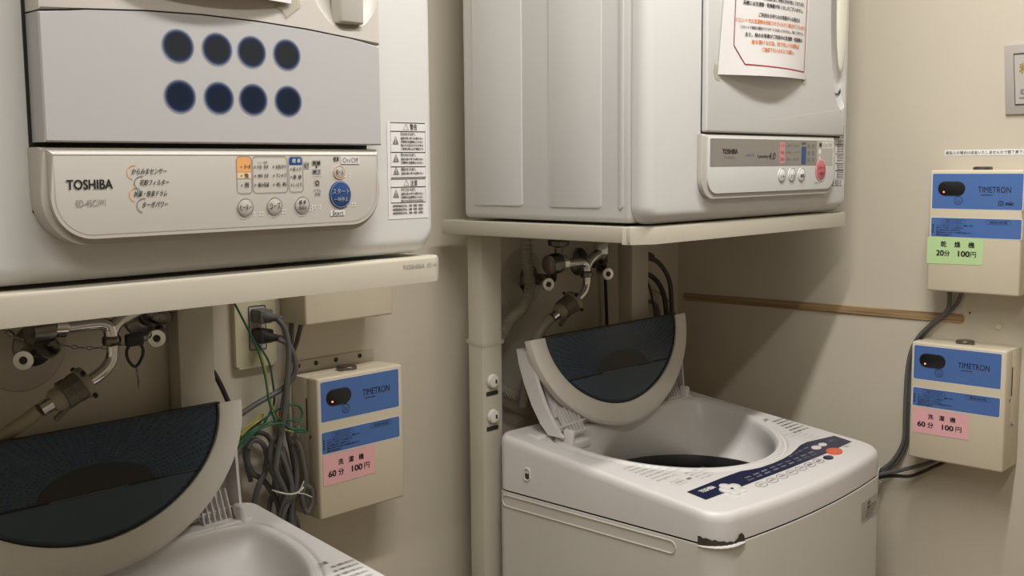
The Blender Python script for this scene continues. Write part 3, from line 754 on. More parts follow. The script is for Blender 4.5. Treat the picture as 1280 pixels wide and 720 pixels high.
obj('top_cover', b, WSH, wm, ang=40)
n = 48; circ = lambda r, z: [tub(2*PI*k/n, r, z) for k in range(n)]
b = B(); b.rings([circ(.1765, .8005), circ(.172, .8010), circ(.169, .797), circ(.167, .780), circ(.160, .776)]); obj('balance_ring', b, BLACK, wm, 'black ring at the mouth of the drum')
b = B(); b.rings([circ(.160, .777), circ(.158, .770), circ(.163, .76), circ(.163, .46), circ(.15, .445)], cap1=True); obj('drum', b, STEEL, wm)
b = B(); b.lathe([(.001, .03), (.03, .035), (.05, .018), (.12, .010), (.125, 0)], (WXO+T2[0], WYO+T2[1], .445), (0,0,1), 32, cap=False); obj('pulsator', b, WSH, wm)
# cabinet below the seam
ob = outline(.001)
bodypts = [(WXO+u, WYO+v) for u, v in ob]
b = B(); b.rings([[(x, y, z) for x, y in bodypts] for z in (FZ+.03, .7985)] + [[(WXO+WW/2+(x-WXO-WW/2)*(1-i/.29), 1.14+(y-1.14)*(1-i/.25), z) for x, y in bodypts] for i, z in ((.0003, .8010), (.003, .8015))], cap0=True)
cab = obj('cabinet', b, WBODY, wm)
b = B(); b.rings([[(WXO+WW/2+(x-WXO-WW/2)*.982, 1.14+(y-1.14)*.980, z) for x, y in bodypts] for z in (.795, .812)]); obj('seam_gasket', b, BLACK, wm)
for u in (.05, WW-.05):
    for v in (.03, .40): obj('foot', B().lathe([(.02, 0), (.018, .03)], (WXO+u, WYO+v, FZ), (0,0,1), 16), BLACK, wm)
# pressed grooves on the cabinet side
def groove(y0, y1, z0, z1, zt=0):
    outl = rrect(y0, y1, z0, z1, min((z1-z0)/2, .012)*.98, 6)
    b = B(); b.tube([(WXO-.0012, y, z + zt*(y-y0)) for y, z in outl], .0017, n=6, sub=1, closed=True); return b
obj('pressed_groove', groove(.985, 1.372, .7745, .7955), WBODY, cab)
for y0 in (): obj('pressed_rib', B().box(WXO-.0022, WXO-.0008, y0, y0+.003, .05, .755, .0008), WBODY, cab)
# level window on the side
b = B(); b.tube([(WXO-.0008, y, z) for y, z in rrect(1.3035, 1.3175, .8335, .8555, .006, 5)], .0016, n=6, sub=1, closed=True); hk = obj('hose_hook_slot', b, WSH, wm)
obj('slot', B().box(WXO-.0008, WXO+.001, 1.3055, 1.3155, .836, .846), RUST, hk)
# torn front corner
b = B()
def edgept(s):   # s in 0..1 along front-left corner of outline
    cx, cy, r = WXO+.045, WYO+.005, .0462
    if s < .6:
        t = math.radians(183 + 84*s/.6); return (cx + r*math.cos(t), cy + r*math.sin(t))
    u = .045 + (s-.6)/.4*.018; k = (u-WW/2)/(WW/2-.045); return (WXO+u, WYO-.040-.016*(1-k*k)-.0012)
n = 24; top = []; bot = []
for i in range(n+1):
    s = i/n; x, y = edgept(s)
    hgt = (.0110 - .0095*max(0, min(1, s/.55))) if s < .6 else .0115*max(0, math.sin(PI*(s-.6)/.4))**.6
    hgt += .0012*math.sin(i*2.3)
    top.append((x-.0008, y-.0008, .8045 + max(.0008, hgt))); bot.append((x-.0008, y-.0008, .8020))
b.rings([bot, top], closed=False); b.rings([[(x+.0016, y+.002, z) for x, y, z in r_] for r_ in (bot, top)], closed=False); obj('broken_edge', b, RUST, wm, 'broken corner showing the dark inside')
b = B(); b.tube([(edgept(i/n)[0]-.001, edgept(i/n)[1]-.001, .8000 + .0008*math.sin(i*3.1)) for i in range(n+1)], .0026, n=6, sub=1, rf=lambda t, i: .0014 + .0022*math.sin(PI*t)); obj('torn_edge', b, ROUGHW, wm, 'rough white torn edge')
obj('screw_cover', B().lathe([(.0075, 0), (.0070, .0008), (.0040, .0004)], (WXO+.0013, WYO-.002+.012, .8235), (-1,-.12,0), 18), WSH, wm)

# control strip
tf = frame((WXO, WYO, ztop(0)), (1,0,0), (0,1,.115), (0,-.1142,.9934))
p = Print(tf)
band = [(.047,.020),(.165,.017),(.30,.014),(.44,.014),(.552,.018),(.556,.057),(.470,.0700),(.440,.0680),(.410,.0600),(.375,.0520),(.340,.0475),(.300,.0460),(.262,.0475),(.240,.0520),(.215,.0590),(.165,.0605),(.050,.0590)]
p.poly(band, NAVY, .0006)
p.text('TOSHIBA', .0680, .0400, .0095, WHITE, width=.0400, bold=.035, w=.001)
LB = mat('print_dim_white', (.42,.42,.46), .5, var=0)
for k in range(9):
    u = .185 + .0275*k
    for q in range(2):
        p.text(('おしゃれ', '水位', '槽洗浄', '予約', '毛布', '標準', 'つけおき', 'メモリー')[(k+q*3) % 8], u + .004*(q), .0230 + .0090*q - (.001 if k > 5 else 0), .0048, LB, width=.017, bold=.01, w=.001)
for k in range(4): p.text(('洗い', 'すすぎ', '脱水', '乾燥')[k], .360 + .022*k, .0440+.004*k/2, .0045, LB, width=.014, w=.001)
p.text('自動電源オフ', .5080, .0430, .0035, LB, width=.026, w=.001)
for k, u in enumerate((.188, .2225, .2555, .289, .3215, .3545, .387, .419)):
    if k < 7:
        p.line(ellipse(u, .0005+.001*abs(k-3)/3, .0135, .0085, 20), .0012, GREY, w=.0005); p.text(('メモリー','水位','予約','洗い','すすぎ','脱水','風乾燥')[k], u, .0015, .0055, INK if k == 5 else GREY, 'C', width=.015, bold=.01, w=.0007)
p.text('5kg', .5080, .0060, .0080, GREY, width=.012)
# instruction print on both sides of the opening
for k in range(7): p.text('洗剤の目安と洗濯の量をはかり入れて下さい', .048, .185-.0115*k, .0058, LGREY, width=(.040+.010*k) if k < 6 else .06, bold=0)
for k in range(4): p.text('標準コースの水量めやす', .118+.002*k, .1080-.0100*k, .0050, LGREY, width=.060-.008*k)
p.line([(.062,.0860),(.092,.0860),(.092,.1020),(.062,.1020)], .0007, LGREY); p.text('洗剤', .066, .0910, .0060, LGREY, width=.022); p.rect(.100, .112, .0900, .0960, GREY)
for k in range(6): p.text('お願い 洗濯物を片寄らせない', .530-.006*k, .1750-.0125*k, .0058, GREY, width=.040+.004*k, bold=.01)
for k in range(5): p.text('糸くずフィルターの掃除', .470+.006*k, .1150-.0110*k, .0050, LGREY, width=.045-.004*k)
p.text('注意', .520, .190, .008, GREY, width=.016, bold=.02)
p.done('printed_control_strip', wm, 'navy strip and small print on the top')
def topdisc(name, u, v, rx, ry, h, m, label=None, par=None):
    O = Vector(tf(u, v, 0)); b = B(); V = Vector((0,1,.115)).normalized()
    b.prism(ellipse(0, 0, rx, ry, 24), O, (1,0,0), V, (0,-.1142,.9934), 0, h, h*.45, 2)
    return obj(name, b, m, par or wm, label)
topdisc('start_button', .463, .0095, .0210, .0140, .0030, STARTR, 'oval vermilion start button')
topdisc('button', .454, .0415, .0130, .0085, .0020, WSH); topdisc('button', .4815, .0430, .0110, .0075, .0020, WSH)
topdisc('button', .421, -.0005, .0130, .0085, .0016, NAVY, 'dark oval button')
fl = topdisc('flower_dial', .124, .0195, .0130, .0130, .0020, mat('dial_silver', (.62,.63,.68), .3, var=.02), 'flower-shaped silver dial')
for k in range(5):
    a = 2*PI*k/5 + .3
    topdisc('petal', .124 + .0155*math.cos(a), .0195 + .0140*math.sin(a), .0110, .0100, .0028, WSH, None, fl)
topdisc('dial_centre', .124, .0195, .0028, .0028, .0036, NAVY, None, fl)
# warning label on the cabinet front
yf_ = lambda u: WYO - .0412 - .016*(1 - ((u-WW/2)/(WW/2-.045))**2)
def fr_(u, v, w): return Vector((WXO + u, yf_(min(u, .535)) + max(0, u-.535)**2*9 - .0004 - w, v))
p = Print(fr_)
p.poly([(.462,.7330),(.505,.7330),(.545,.7330),(.545,.7700),(.505,.7700),(.462,.7700)], PANL, .0001)
p.line([(.462,.7330),(.490,.7330),(.518,.7330),(.545,.7330),(.545,.7700),(.518,.7700),(.490,.7700),(.462,.7700)], .0009, LGREY)
p.line([(.4660,.7380),(.4800,.7380),(.4730,.7640)], .0016, INK)
p.text('注意', .487, .7610, .0060, INK, width=.018, bold=.03); p.text('回転部にさわらない', .487, .7530, .0050, INK, width=.050, bold=.02)
for k in range(3): p.text('脱水槽が止まるまで手を入れない', .484, .7470-.0050*k, .0038, GREY, width=.052-.008*k, bold=.01)
p.done('warning_label', wm, 'small grey warning label')

# folded lid
lid = None
phi = math.radians(13.2); CX, CY, CZL = 1.708, 1.339, 1.0815
E1 = Vector((1,0,0)); E2 = Vector((0, -math.sin(phi), -math.cos(phi))); EN = Vector((0, -math.cos(phi), math.sin(phi)))
def dcurve(a, bb, n=44, k=1.06):
    out = []
    for i in range(n+1):
        t = PI*i/n; out.append((a*math.copysign(abs(math.cos(t))**k, math.cos(t)), bb*abs(math.sin(t))**k))
    return out
C0 = Vector((CX, CY, CZL))
def P3(u, v, w): return C0 + E1*u + E2*v + EN*w
b = B()
prof = [(.2452, .196, -.020), (.2475, .1985, -.012), (.2468, .1975, -.003), (.2425, .193, .0000), (.2380, .189, .0008), (.2130, .1590, .0008), (.2085, .1545, -.0012), (.2075, .1535, -.0060), (.2075, .1535, -.018), (.2452, .196, -.020)]
b.rings([[P3(u, v, w) for u, v in dcurve(a, c)] for a, c, w in prof], closed=False)
# close the two flat top ends
for s in (0, -1):
    vv = [b.bm.verts.new(P3(*(dcurve(a, c)[s]), w)) for a, c, w in prof[:-1]]
    b.bm.faces.new(vv if s == 0 else vv[::-1])
bmesh.ops.recalc_face_normals(b.bm, faces=b.bm.faces[:])
lid = obj('front_lid', b, RIB, wm, 'ivory D-shaped lid frame, folded down')
b = B(); b.prism([(u, v-.0015 if abs(v) < 1e-6 else v) for u, v in dcurve(.2085, .1545)], C0, E1, E2, EN, -.0085, -.0050); obj('lid_window', b, GLASS, lid, 'smoked dark blue window with printed dots')
b = B(); b.tube([P3(u, v, -.0045) for u, v in dcurve(.2060, .1515)], .0016, n=6, sub=1); obj('window_gasket', b, BLACK, lid)
obj('window_edge', B().box(CX-.2085, CX+.2085, CY-.0045+.004, CY-.0015+.009, CZL-.0005, CZL+.0018), BLACK, lid)
def chord(v, a=.2060, bb=.1515):   # half width at depth v
    s = (v/bb)**(1/1.06); return a*max(0, 1-s*s)**.53
low = [(u, v) for u, v in dcurve(.200, .147, 60) if v > .088]
b = B(); b.prism(low, C0, E1, E2, EN, -.0052, -.0042, 0); obj('lower_pane', b, LOWPANE, lid, 'lighter blue-grey lower pane')
b = B(); b.prism([(.01 + .082*math.cos(PI*k/24), .0865 - .036*math.sin(PI*k/24)) for k in range(25)], C0, E1, E2, EN, -.0052, -.0044); obj('finger_recess', b, BLKG, lid, 'black half-oval finger recess')
b = B(); b.tube([P3(-.058, .0878, -.0034), P3(.052, .0878, -.0034)], .0007, n=5, sub=1); obj('pull_edge', b, CHROME, lid, 'thin bright pull edge')
b = B(); b.tube([P3(-chord(.0875)+.004, .0875, -.0040), P3(chord(.0875)-.004, .0875, -.0040)], .0012, n=5, sub=1); obj('pane_joint', b, BLACK, lid)
# rear half of the lid, standing
prof = [(1.2800, .9060), (1.3000, .9250), (1.3210, .9560), (1.3400, .9950), (1.3530, 1.0300), (1.3590, 1.0580)]
def slabx(x0, x1, dy0, dy1):
    b = B(); rs = []
    yy = lambda x, y: y + (1.345 - y)*.85*max(0, min(1, (x-CX+.234)/.474))
    for y, z in prof: rs.append([(x0, yy(x0, y)+dy0, z), (x1, yy(x1, y)+dy0, z), (x1, yy(x1, y)+dy1, z), (x0, yy(x0, y)+dy1, z)])
    b.rings(rs, cap0=True, cap1=True); bmesh.ops.recalc_face_normals(b.bm, faces=b.bm.faces[:]); return b
rl = obj('rear_lid', slabx(CX-.226, CX+.232, .026, .031), WSH, wm, 'standing rear half of the lid')
obj('side_flange', slabx(CX-.234, CX-.226, -.004, .031), WSH, rl); obj('side_flange', slabx(CX+.232, CX+.2365, -.004, .031), WSH, rl)
b = B(); b.tube([(CX-.226, 1.2990, .9180), (CX-.10, 1.314, .9180), (CX+.232, 1.3480, .9180)], .0024, n=6, sub=1); obj('hinge_rod', b, WSH, rl)
# slotted vent panel
def lpt(x, t, d):   # point on rear lid face, t 0..1 up the profile
    k = t*(len(prof)-1); i = min(int(k), len(prof)-2); f = k-i
    return Vector((x, prof[i][0]+(prof[i+1][0]-prof[i][0])*f + .0275 - d, prof[i][1]+(prof[i+1][1]-prof[i][1])*f))
b = B(); b.rings([[lpt(CX-.196, t, d), lpt(CX-.140, t, d)] for t, d in ((.22,.0), (.24,.008), (.80,.008), (.82,.0))], closed=False)
for x in (CX-.196, CX-.140):
    vv = [b.bm.verts.new(lpt(x, t, d)) for t, d in ((.22,.0), (.24,.008), (.80,.008), (.82,.0))]; b.bm.faces.new(vv)
bmesh.ops.recalc_face_normals(b.bm, faces=b.bm.faces[:]); vp = obj('vent_panel', b, WSH, rl)
for k in range(6):
    t = .30 + .075*k; a = lpt(CX-.176-.002*k, t, .0085); c = lpt(CX-.156-.002*k, t+.05, .0085)
    b = B(); b.tube([a, c], .0016, n=6, sub=1); obj('vent_slot', b, BLACK, vp)
for x0, dyc in ((CX-.196, .006), (CX+.170, .045)):
    b = B(); b.box(x0, x0+.050, 1.2850+dyc, 1.2920+dyc, .9000, .9060, .001); hb = obj('hinge_comb', b, WSH, rl)
    for k in range(6):
        xx = x0 + .0015 + .0092*k
        bb = B(); bb.prism([(1.2850+dyc, .9000), (1.2950+dyc, .9000), (1.3250+dyc*.7, .9440), (1.3180+dyc*.7, .9480)], (xx,0,0), (0,1,0), (0,0,1), (1,0,0), 0, .0018); obj('comb_rib', bb, WSH, hb)
# hinge brackets rising from the rim
for x0, sg, dyc in ((CX-.224, 1, 0), (CX+.178, -1, .055)):
    b = B(); b.box(x0, x0+.056, 1.2620+dyc, 1.2800+dyc, .8800+dyc*.1, .8985+dyc*.1, .004, 3)
    xa = x0 if sg > 0 else x0+.044
    b.box(xa, xa+.012, 1.2620+dyc, 1.2860+dyc, .8840, .9200+dyc*.1, .0055, 4); obj('hinge_bracket', b, WSH, wm)
# rear deck bracket: softener drawer block at the back
obj('rear_deck', B().box(WXO+.040, WXO+WW-.040, 1.318, 1.378, .888, .9045, .006, 3), WSH, wm)

# second washer: a copy, then its own label
wl = copy_tree(wm)
wl.location = wm.location + Vector((-1.063, .070, .003))
wl['label'] = 'white top-loading washer on the left, cropped, with folded smoked-glass lid'
for ch in list(bpy.data.objects):
    if ch.parent == wl:
        nm = ch.name.split('.')[0]
        if nm in ('broken_edge', 'torn_edge'): bpy.data.objects.remove(ch)
wl.location.z = wm.location.z - .027
FEETL = [o for o in bpy.data.objects if o.parent == wl and o.name.split('.')[0] == 'foot']
for o in FEETL: o.scale = (1, 1, .1); o.location = (0, 0, .027)

# ------------------------------------------------------------------ faucets
def faucet(label, dx, dz, grp='wall faucets'):
    r = thing('faucet', label, 'faucet', (1.66, BY, 1.175), grp)
    YF = 1.402
    # wall flanges and crank arms
    for wx, wz, hx, hz in ((1.628, 1.172, 1.600, 1.218), (1.790, 1.195, 1.752, 1.222)):
        b = B(); b.lathe([(.030, 0), (.028, .004), (.016, .010), (.012, .012)], (wx, BY-.0005, wz), (0,-1,0), 28); b.lathe([(.012, 0), (.012, .045)], (wx, BY-.010, wz), (0,-1,0), 16); obj('wall_flange', b, CHROMED, r)
        b = B(); b.tube([(wx, BY-.045, wz), (wx-.004, 1.432, wz+.006), (hx, YF+.012, hz-.012), (hx+.006, YF+.004, hz)], .0105, n=12); obj('crank_arm', b, CHROMED, r)
    # plate ring on the wall
    b = B(); b.lathe([(.062, 0), (.060, .002), (.056, .002)], (1.612, BY-.0003, 1.172), (0,-1,0), 40); obj('wall_escutcheon', b, STAND, r)
    # slotted shut-off discs on stems
    for sx, sz in ((1.571, 1.172), (1.755, 1.178)):
        b = B(); b.cyl((sx+.022, YF+.030, sz+.004), (sx, YF-.004, sz), .0095, 14)
        obj('shutoff_stem', b, CHROMED, r)
        b = B(); b.lathe([(.0125, 0), (.0130, .002), (.0120, .006), (.0060, .0064), (.0058, .0045), (.001, .0045)], (sx, YF-.004, sz), (-.35,-.93,0), 24); dsk = obj('shutoff_disc', b, CHROME, r, 'bright slotted disc')
        A = Vector((-.35,-.93,0)).normalized(); q = Vector((sx, YF-.004, sz)) + A*.0050
        b = B(); b.lathe([(.0052, 0), (.0050, .0006)], q, A, 14); obj('disc_slot', b, BLACK, dsk)
    # mixer body
    b = B(); b.lathe([(.010, 0), (.019, .003), (.021, .016), (.020, .030), (.014, .034)], (1.580, YF+.002, 1.208), (1,0,.06), 20); obj('left_valve', b, CHROMED, r)
    b = B(); b.lathe([(.0145, 0), (.0165, .001), (.0165, .016), (.0125, .020)], (1.612, YF+.002, 1.210), (1,0,-.05), 20); obj('valve_nut', b, CHROME, r)
    b = B(); b.tube([(1.628, YF, 1.2065), (1.655, YF-.002, 1.2075), (1.676, YF-.003, 1.2070), (1.687, YF-.004, 1.2010), (1.690, YF-.004, 1.1880)], .0092, n=14, rf=lambda t, i: .0080+.002*t)
    b.tube([(1.746, YF, 1.2320), (1.736, YF, 1.2220), (1.715, YF-.002, 1.2150), (1.702, YF-.003, 1.2080), (1.694, YF-.004, 1.2000), (1.690, YF-.004, 1.1880)], .0092, n=14, rf=lambda t, i: .0115-.003*t)
    obj('mixer_arms', b, CHROME, r)
    b = B(); b.lathe([(.0165, 0), (.0165, .022), (.013, .028)], (1.744, YF+.002, 1.2200), (0,0,1), 20); obj('right_valve', b, CHROME, r)
    for hx in (1.612, 1.744):
        b = B(); b.lathe([(.008, 0), (.008, .012), (.020, .016), (.022, .024), (.017, .034)], (hx, YF+.002, 1.228), (0,0,1), 8); obj('tap_handle', b, CHROMED, r)
    b = B(); b.lathe([(.0115, 0), (.0125, .003), (.0125, .010), (.0105, .013)], (1.690, YF-.004, 1.1760), (0,0,1), 16); obj('spout_nut', b, CHROMED, r)
    b = B(); b.tube([(1.690, YF-.004, 1.1900), (1.691, YF-.004, 1.1700), (1.688, YF-.004, 1.1560), (1.678, YF-.004, 1.1440), (1.660, YF-.003, 1.1330), (1.640, YF-.002, 1.1250)], .0085, n=14); obj('spout', b, CHROME, r)
    # hose coupling
    P0 = Vector((1.652, YF-.002, 1.1310)); P1 = Vector((1.585, YF+.004, 1.0985)); A = (P1-P0).normalized(); L = (P1-P0).length
    b = B(); b.lathe([(.012, -.004), (.0215, -.003), (.0225, 0), (.0220, .006), (.0190, .008)], P0, A, 22); cpl = obj('coupling_collar', b, CONN, r, 'beige coupling collar')
    for k in range(4):
        t = Vector((0,0,1)); X = A.cross(t).normalized(); Y_ = A.cross(X); d = X*math.cos(PI/4+k*PI/2) + Y_*math.sin(PI/4+k*PI/2)
        b = B(); b.lathe([(.0032, 0), (.0032, .008), (.0015, .009)], P0 + A*.002 + d*.019, d, 8); obj('collar_screw', b, BLACK, cpl)
    b = B(); b.lathe([(.0200, .008), (.0205, .014), (.0190, .022), (.0200, .023), (.0200, .034), (.0175, .035)], P0, A, 10); b.bm.faces.ensure_lookup_table(); obj('coupling_sleeve', b, BRASS, r)
    b = B(); b.lathe([(.0160, .034), (.0165, .044), (.0130, .050)], P0, A, 18); obj('coupling_nut', b, CONN, r)
    b = B(); b.box(-.0035, .0035, -.0030, .0030, -.016, .016, .001)
    b.bm.transform(Matrix.Translation(P0 + A*.036 + Vector((0,-.006,-.018))) @ Matrix.Rotation(.9, 4, 'Y'))
    obj('coupling_clip', b, BRASS, r)
    b = B(); b.cyl(P0 + A*.048, P0 + A*.066, .0098, 16); obj('hose_ferrule', b, CHROME, r)
    return r
fR = faucet('chrome wall faucet with crank arms and hose coupling under the right shelf', 0, 0)
fL = copy_tree(fR); fL.location = fR.location + Vector((-1.004, 0, -.0125)); fL['label'] = 'chrome wall faucet with crank arms under the left shelf, hung with a chain'

def wire(name, pts, r, m, label, cat='cord', group=None, n=8, sub=5, parent=None, rf=None):
    b = B(); b.tube(pts, r, n, sub, rf=rf)
    o = obj(name, b, m, parent)
    if parent is None: tag(o, label, cat, group)
    return o
# inlet hoses
wire('inlet_hose', [(1.592,1.408,1.102),(1.575,1.410,1.088),(1.560,1.416,1.062),(1.550,1.424,1.030),(1.545,1.432,.98),(1.545,1.438,.93)], .0095, HOSE, 'beige water hose running down from the right faucet coupling', 'hose', n=12)
wire('inlet_hose', [(.588,1.408,1.0895),(.574,1.418,1.076),(.556,1.434,1.060),(.536,1.450,1.038),(.520,1.458,1.01),(.512,1.462,.975)], .0095, HOSE, 'beige water hose running down from the left faucet coupling', 'hose', n=12)
# corrugated drain hose
pts = [(1.581,1.462,1.276),(1.582,1.462,1.222),(1.589,1.462,1.182),(1.589,1.462,1.15),(1.57,1.462,1.12),(1.535,1.462,1.10),(1.514,1.462,1.075),(1.492,1.466,1.042),(1.484,1.466,1.004),(1.50,1.466,.973),(1.54,1.466,.949),(1.591,1.462,.928),(1.65,1.45,.912)]
wire('drain_hose', pts, .0115, HOSEC, 'grey corrugated drain hose looping down behind the right stand leg', 'hose', n=12, sub=14, rf=lambda t, i: .0118 if i % 2 else .0102)

# ------------------------------------------------------------------ chain, key ring at the left faucet
def chain(pts, link=.0085, r=.0008):
    b = B(); P = [Vector(p) for p in pts]; k = 0
    for a, c in zip(P, P[1:]):
        L = (c-a).length; n = max(1, int(L/link))
        for i in range(n):
            o = a + (c-a)*((i+.5)/n); d = (c-a).normalized(); s = d.cross(Vector((0,1,0) if k % 2 else (0,0,1))).normalized(); k += 1
            b.tube([o + d*link*.55*math.cos(t) + s*link*.26*math.sin(t) for t in [2*PI*q/8 for q in range(8)]], r, 4, 1, closed=True)
    return b
tag(obj('ball_chain', chain([(.594,1.392,1.176),(.616,1.388,1.173),(.634,1.386,1.168),(.654,1.385,1.165),(.674,1.384,1.164),(.687,1.384,1.167),(.71,1.388,1.164),(.734,1.390,1.166),(.748,1.392,1.186),(.757,1.394,1.20)]), CHROMED), 'thin dark chain slung across the left faucet', 'chain')
tag(obj('ball_chain', chain([(.500,1.40,1.222),(.520,1.40,1.212),(.542,1.40,1.203),(.549,1.40,1.199),(.559,1.40,1.190),(.572,1.40,1.184)], .011, .0012), CHROMED), 'short chain at the left edge of the picture above the shut-off disc', 'chain')
kr = thing('key_ring', 'black loop with a small dangling pin, hanging from the left faucet', 'key ring', (.713, 1.386, 1.10))
b = B(); b.tube([(.709,1.386,1.166),(.701,1.386,1.156),(.702,1.386,1.143),(.712,1.386,1.132),(.722,1.386,1.143),(.724,1.386,1.156),(.716,1.386,1.166)], .0022, 8, 5, closed=True); obj('loop', b, BLACK, kr)
b = B(); b.box(.700, .726, 1.383, 1.392, 1.160, 1.178, .003); obj('tag_block', b, BLACK, kr)
obj('link', chain([(.713,1.386,1.131),(.7155,1.386,1.113)], .006, .0007), CHROMED, kr)
b = B(); b.lathe([(.0018, 0), (.0014, .006), (.0004, .014)], (.7155,1.386,1.113), (-.03,0,-1), 8); obj('pin', b, CHROMED, kr)

# ------------------------------------------------------------------ socket plate, plugs and cables between the machines
sp = thing('socket_plate', 'cream double socket plate on the wall right of the left stand leg', 'socket', (.975, BY, 1.081))
b = B(); b.prism(rrect(.9365, 1.0120, 1.0815, 1.2250, .006, 5), (0,BY,0), (1,0,0), (0,0,1), (0,-1,0), 0, .0110, .003, 3); obj('plate', b, PLATE, sp)
b = B(); b.prism(rrect(.9620, .9920, 1.1105, 1.1800, .002, 3), (0,BY,0), (1,0,0), (0,0,1), (0,-1,0), .0100, .0120, .0006, 1); so = obj('socket_insert', b, PANL, sp)
b = B(); b.tube([(x, BY-.0118, z) for x, z in rrect(.9615, .9925, 1.1100, 1.1805, .002, 2)], .0009, 5, 1, closed=True); obj('insert_edge', b, CORDB, sp)
def plug(label, z, m):
    r = thing('power_plug', label, 'plug', (.975, BY-.012, z), 'plugs in the cream socket')
    b = B(); b.box(.9640, .9880, BY-.0420, BY-.0122, z-.011, z+.011, .003, 2); obj('plug_body', b, m, r)
    A = Vector((.55,-.83,-.10)).normalized(); P0 = Vector((.974, BY-.036, z))
    b = B(); b.lathe([(.0095, 0), (.0085, .010), (.0062, .014), (.0062, .018), (.0050, .022), (.0052, .027), (.0040, .030)], P0, A, 12); obj('strain_relief', b, m, r)
    return r
PU = plug('upper grey power plug in the cream socket', 1.1660, CORD); PL = plug('lower dark grey power plug in the cream socket', 1.1340, CORDB)
g = 'cables hanging beside the coin timer on the back wall'
CR = .0046
W_ = lambda pts, lab, r=CR, m=CORD, nm='power_cord', **k: wire(nm, pts, r, m, lab, 'cord', None, **k)
keep_parent(W_([(.984,1.445,1.163),(.992,1.440,1.150),(.997,1.438,1.128),(.998,1.438,1.100),(.994,1.438,1.065),(.989,1.438,1.026),(.981,1.440,.982),(.972,1.440,.945),(.969,1.440,.920),(.985,1.444,.888),(.990,1.446,.871),(.980,1.450,.843),(.972,1.450,.798)], 'light grey cord curving down from the upper plug to the cable bundle'), PU)
keep_parent(W_([(.984,1.445,1.131),(.998,1.440,1.122),(1.008,1.440,1.104),(1.012,1.440,1.081),(1.006,1.444,1.063),(.990,1.450,1.048),(.965,1.454,1.038),(.939,1.456,1.028),(.911,1.458,1.014),(.897,1.456,1.002)], 'grey cord from the lower plug crossing left towards the washer lid', m=CORD), PL)
keep_parent(W_([(1.035,1.480,1.150),(1.032,1.480,1.114),(1.027,1.482,1.062),(1.022,1.482,1.023),(1.022,1.482,.97),(1.027,1.482,.942),(1.034,1.482,.899),(1.033,1.482,.865),(1.025,1.482,.841),(1.014,1.482,.803),(1.009,1.482,.756)], 'grey cord dropping straight from the upper coin timer', m=CORD), THD)
keep_parent(W_([(1.062,1.488,1.150),(1.050,1.488,1.115),(1.036,1.488,1.087),(1.026,1.488,1.048),(1.014,1.488,.997),(1.010,1.488,.958),(1.020,1.488,.914),(1.030,1.488,.871),(1.032,1.488,.829),(1.034,1.488,.772)], 'grey cord slanting out of the upper coin timer', r=.0042), THD)
bun = thing('cable_bundle', 'bundle of looped grey cables tied with a clear tie beside the coin timer', 'cable bundle', (.99, 1.46, .80))
for pts, r in (([(.975,1.452,.916),(.966,1.452,.944),(.973,1.450,.969),(.987,1.450,.951),(.995,1.452,.912),(1.0,1.454,.875),(1.008,1.456,.842),(1.012,1.456,.799),(1.012,1.456,.74)], CR),
               ([(1.002,1.438,.972),(1.014,1.438,.950),(1.020,1.438,.921),(1.023,1.438,.894),(1.016,1.440,.869),(1.024,1.440,.840),(1.036,1.440,.854),(1.035,1.440,.876),(1.021,1.440,.887)], .0042),
               ([(1.001,1.468,.947),(1.010,1.468,.918),(1.016,1.468,.889),(1.016,1.468,.863),(1.000,1.468,.839),(.992,1.468,.801),(.990,1.468,.74)], CR),
               ([(.936,1.466,.960),(.944,1.466,.971),(.960,1.466,.965),(.969,1.466,.946),(.966,1.466,.917),(.953,1.466,.897),(.946,1.470,.868),(.944,1.47,.829)], CR),
               ([(.943,1.478,.957),(.942,1.478,.933),(.951,1.478,.913),(.969,1.478,.899),(.986,1.476,.871),(.994,1.472,.839),(.990,1.472,.76)], CR),
               ([(.950,1.484,.900),(.940,1.484,.950),(.950,1.484,.974),(.970,1.484,.976),(.986,1.484,.965),(.995,1.484,.940),(.995,1.484,.893),(.982,1.484,.842),(.977,1.484,.78)], .004),
               ([(.980,1.446,.950),(.990,1.444,.925),(.998,1.442,.895),(.996,1.442,.872),(.984,1.444,.850),(.978,1.446,.820),(.976,1.446,.760)], .0042),
               ([(1.006,1.446,.955),(1.012,1.446,.925),(1.010,1.446,.890),(1.004,1.446,.868),(1.000,1.448,.838),(1.002,1.448,.79),(1.004,1.448,.74)], .0046),
               ([(.968,1.462,.930),(.980,1.462,.905),(.988,1.462,.878),(.998,1.462,.850),(1.020,1.462,.822),(1.022,1.462,.77)], .0044)):
    b = B(); b.tube(pts, r, 8, 5); obj('cable_loop', b, CORD, bun)
b = B(); b.tube([(.968,1.452,.888),(.972,1.436,.886),(.986,1.432,.881),(1.001,1.431,.880),(1.016,1.436,.884),(1.024,1.448,.886)], .0016, 6, 4); b.tube([(1.001,1.430,.880),(1.013,1.428,.876),(1.026,1.426,.868)], .0010, 5, 3); b.tube([(1.001,1.430,.880),(1.008,1.429,.888),(1.014,1.430,.897)], .0009, 5, 3)
obj('tie', b, TIE, bun, 'clear plastic tie')
b = B(); b.lathe([(.0055,0),(.0055,.012),(.0045,.014)], (1.012, 1.442, .972), (.2,0,1), 10); obj('connector', b, CORD, bun)
gw = 'green earth wires'
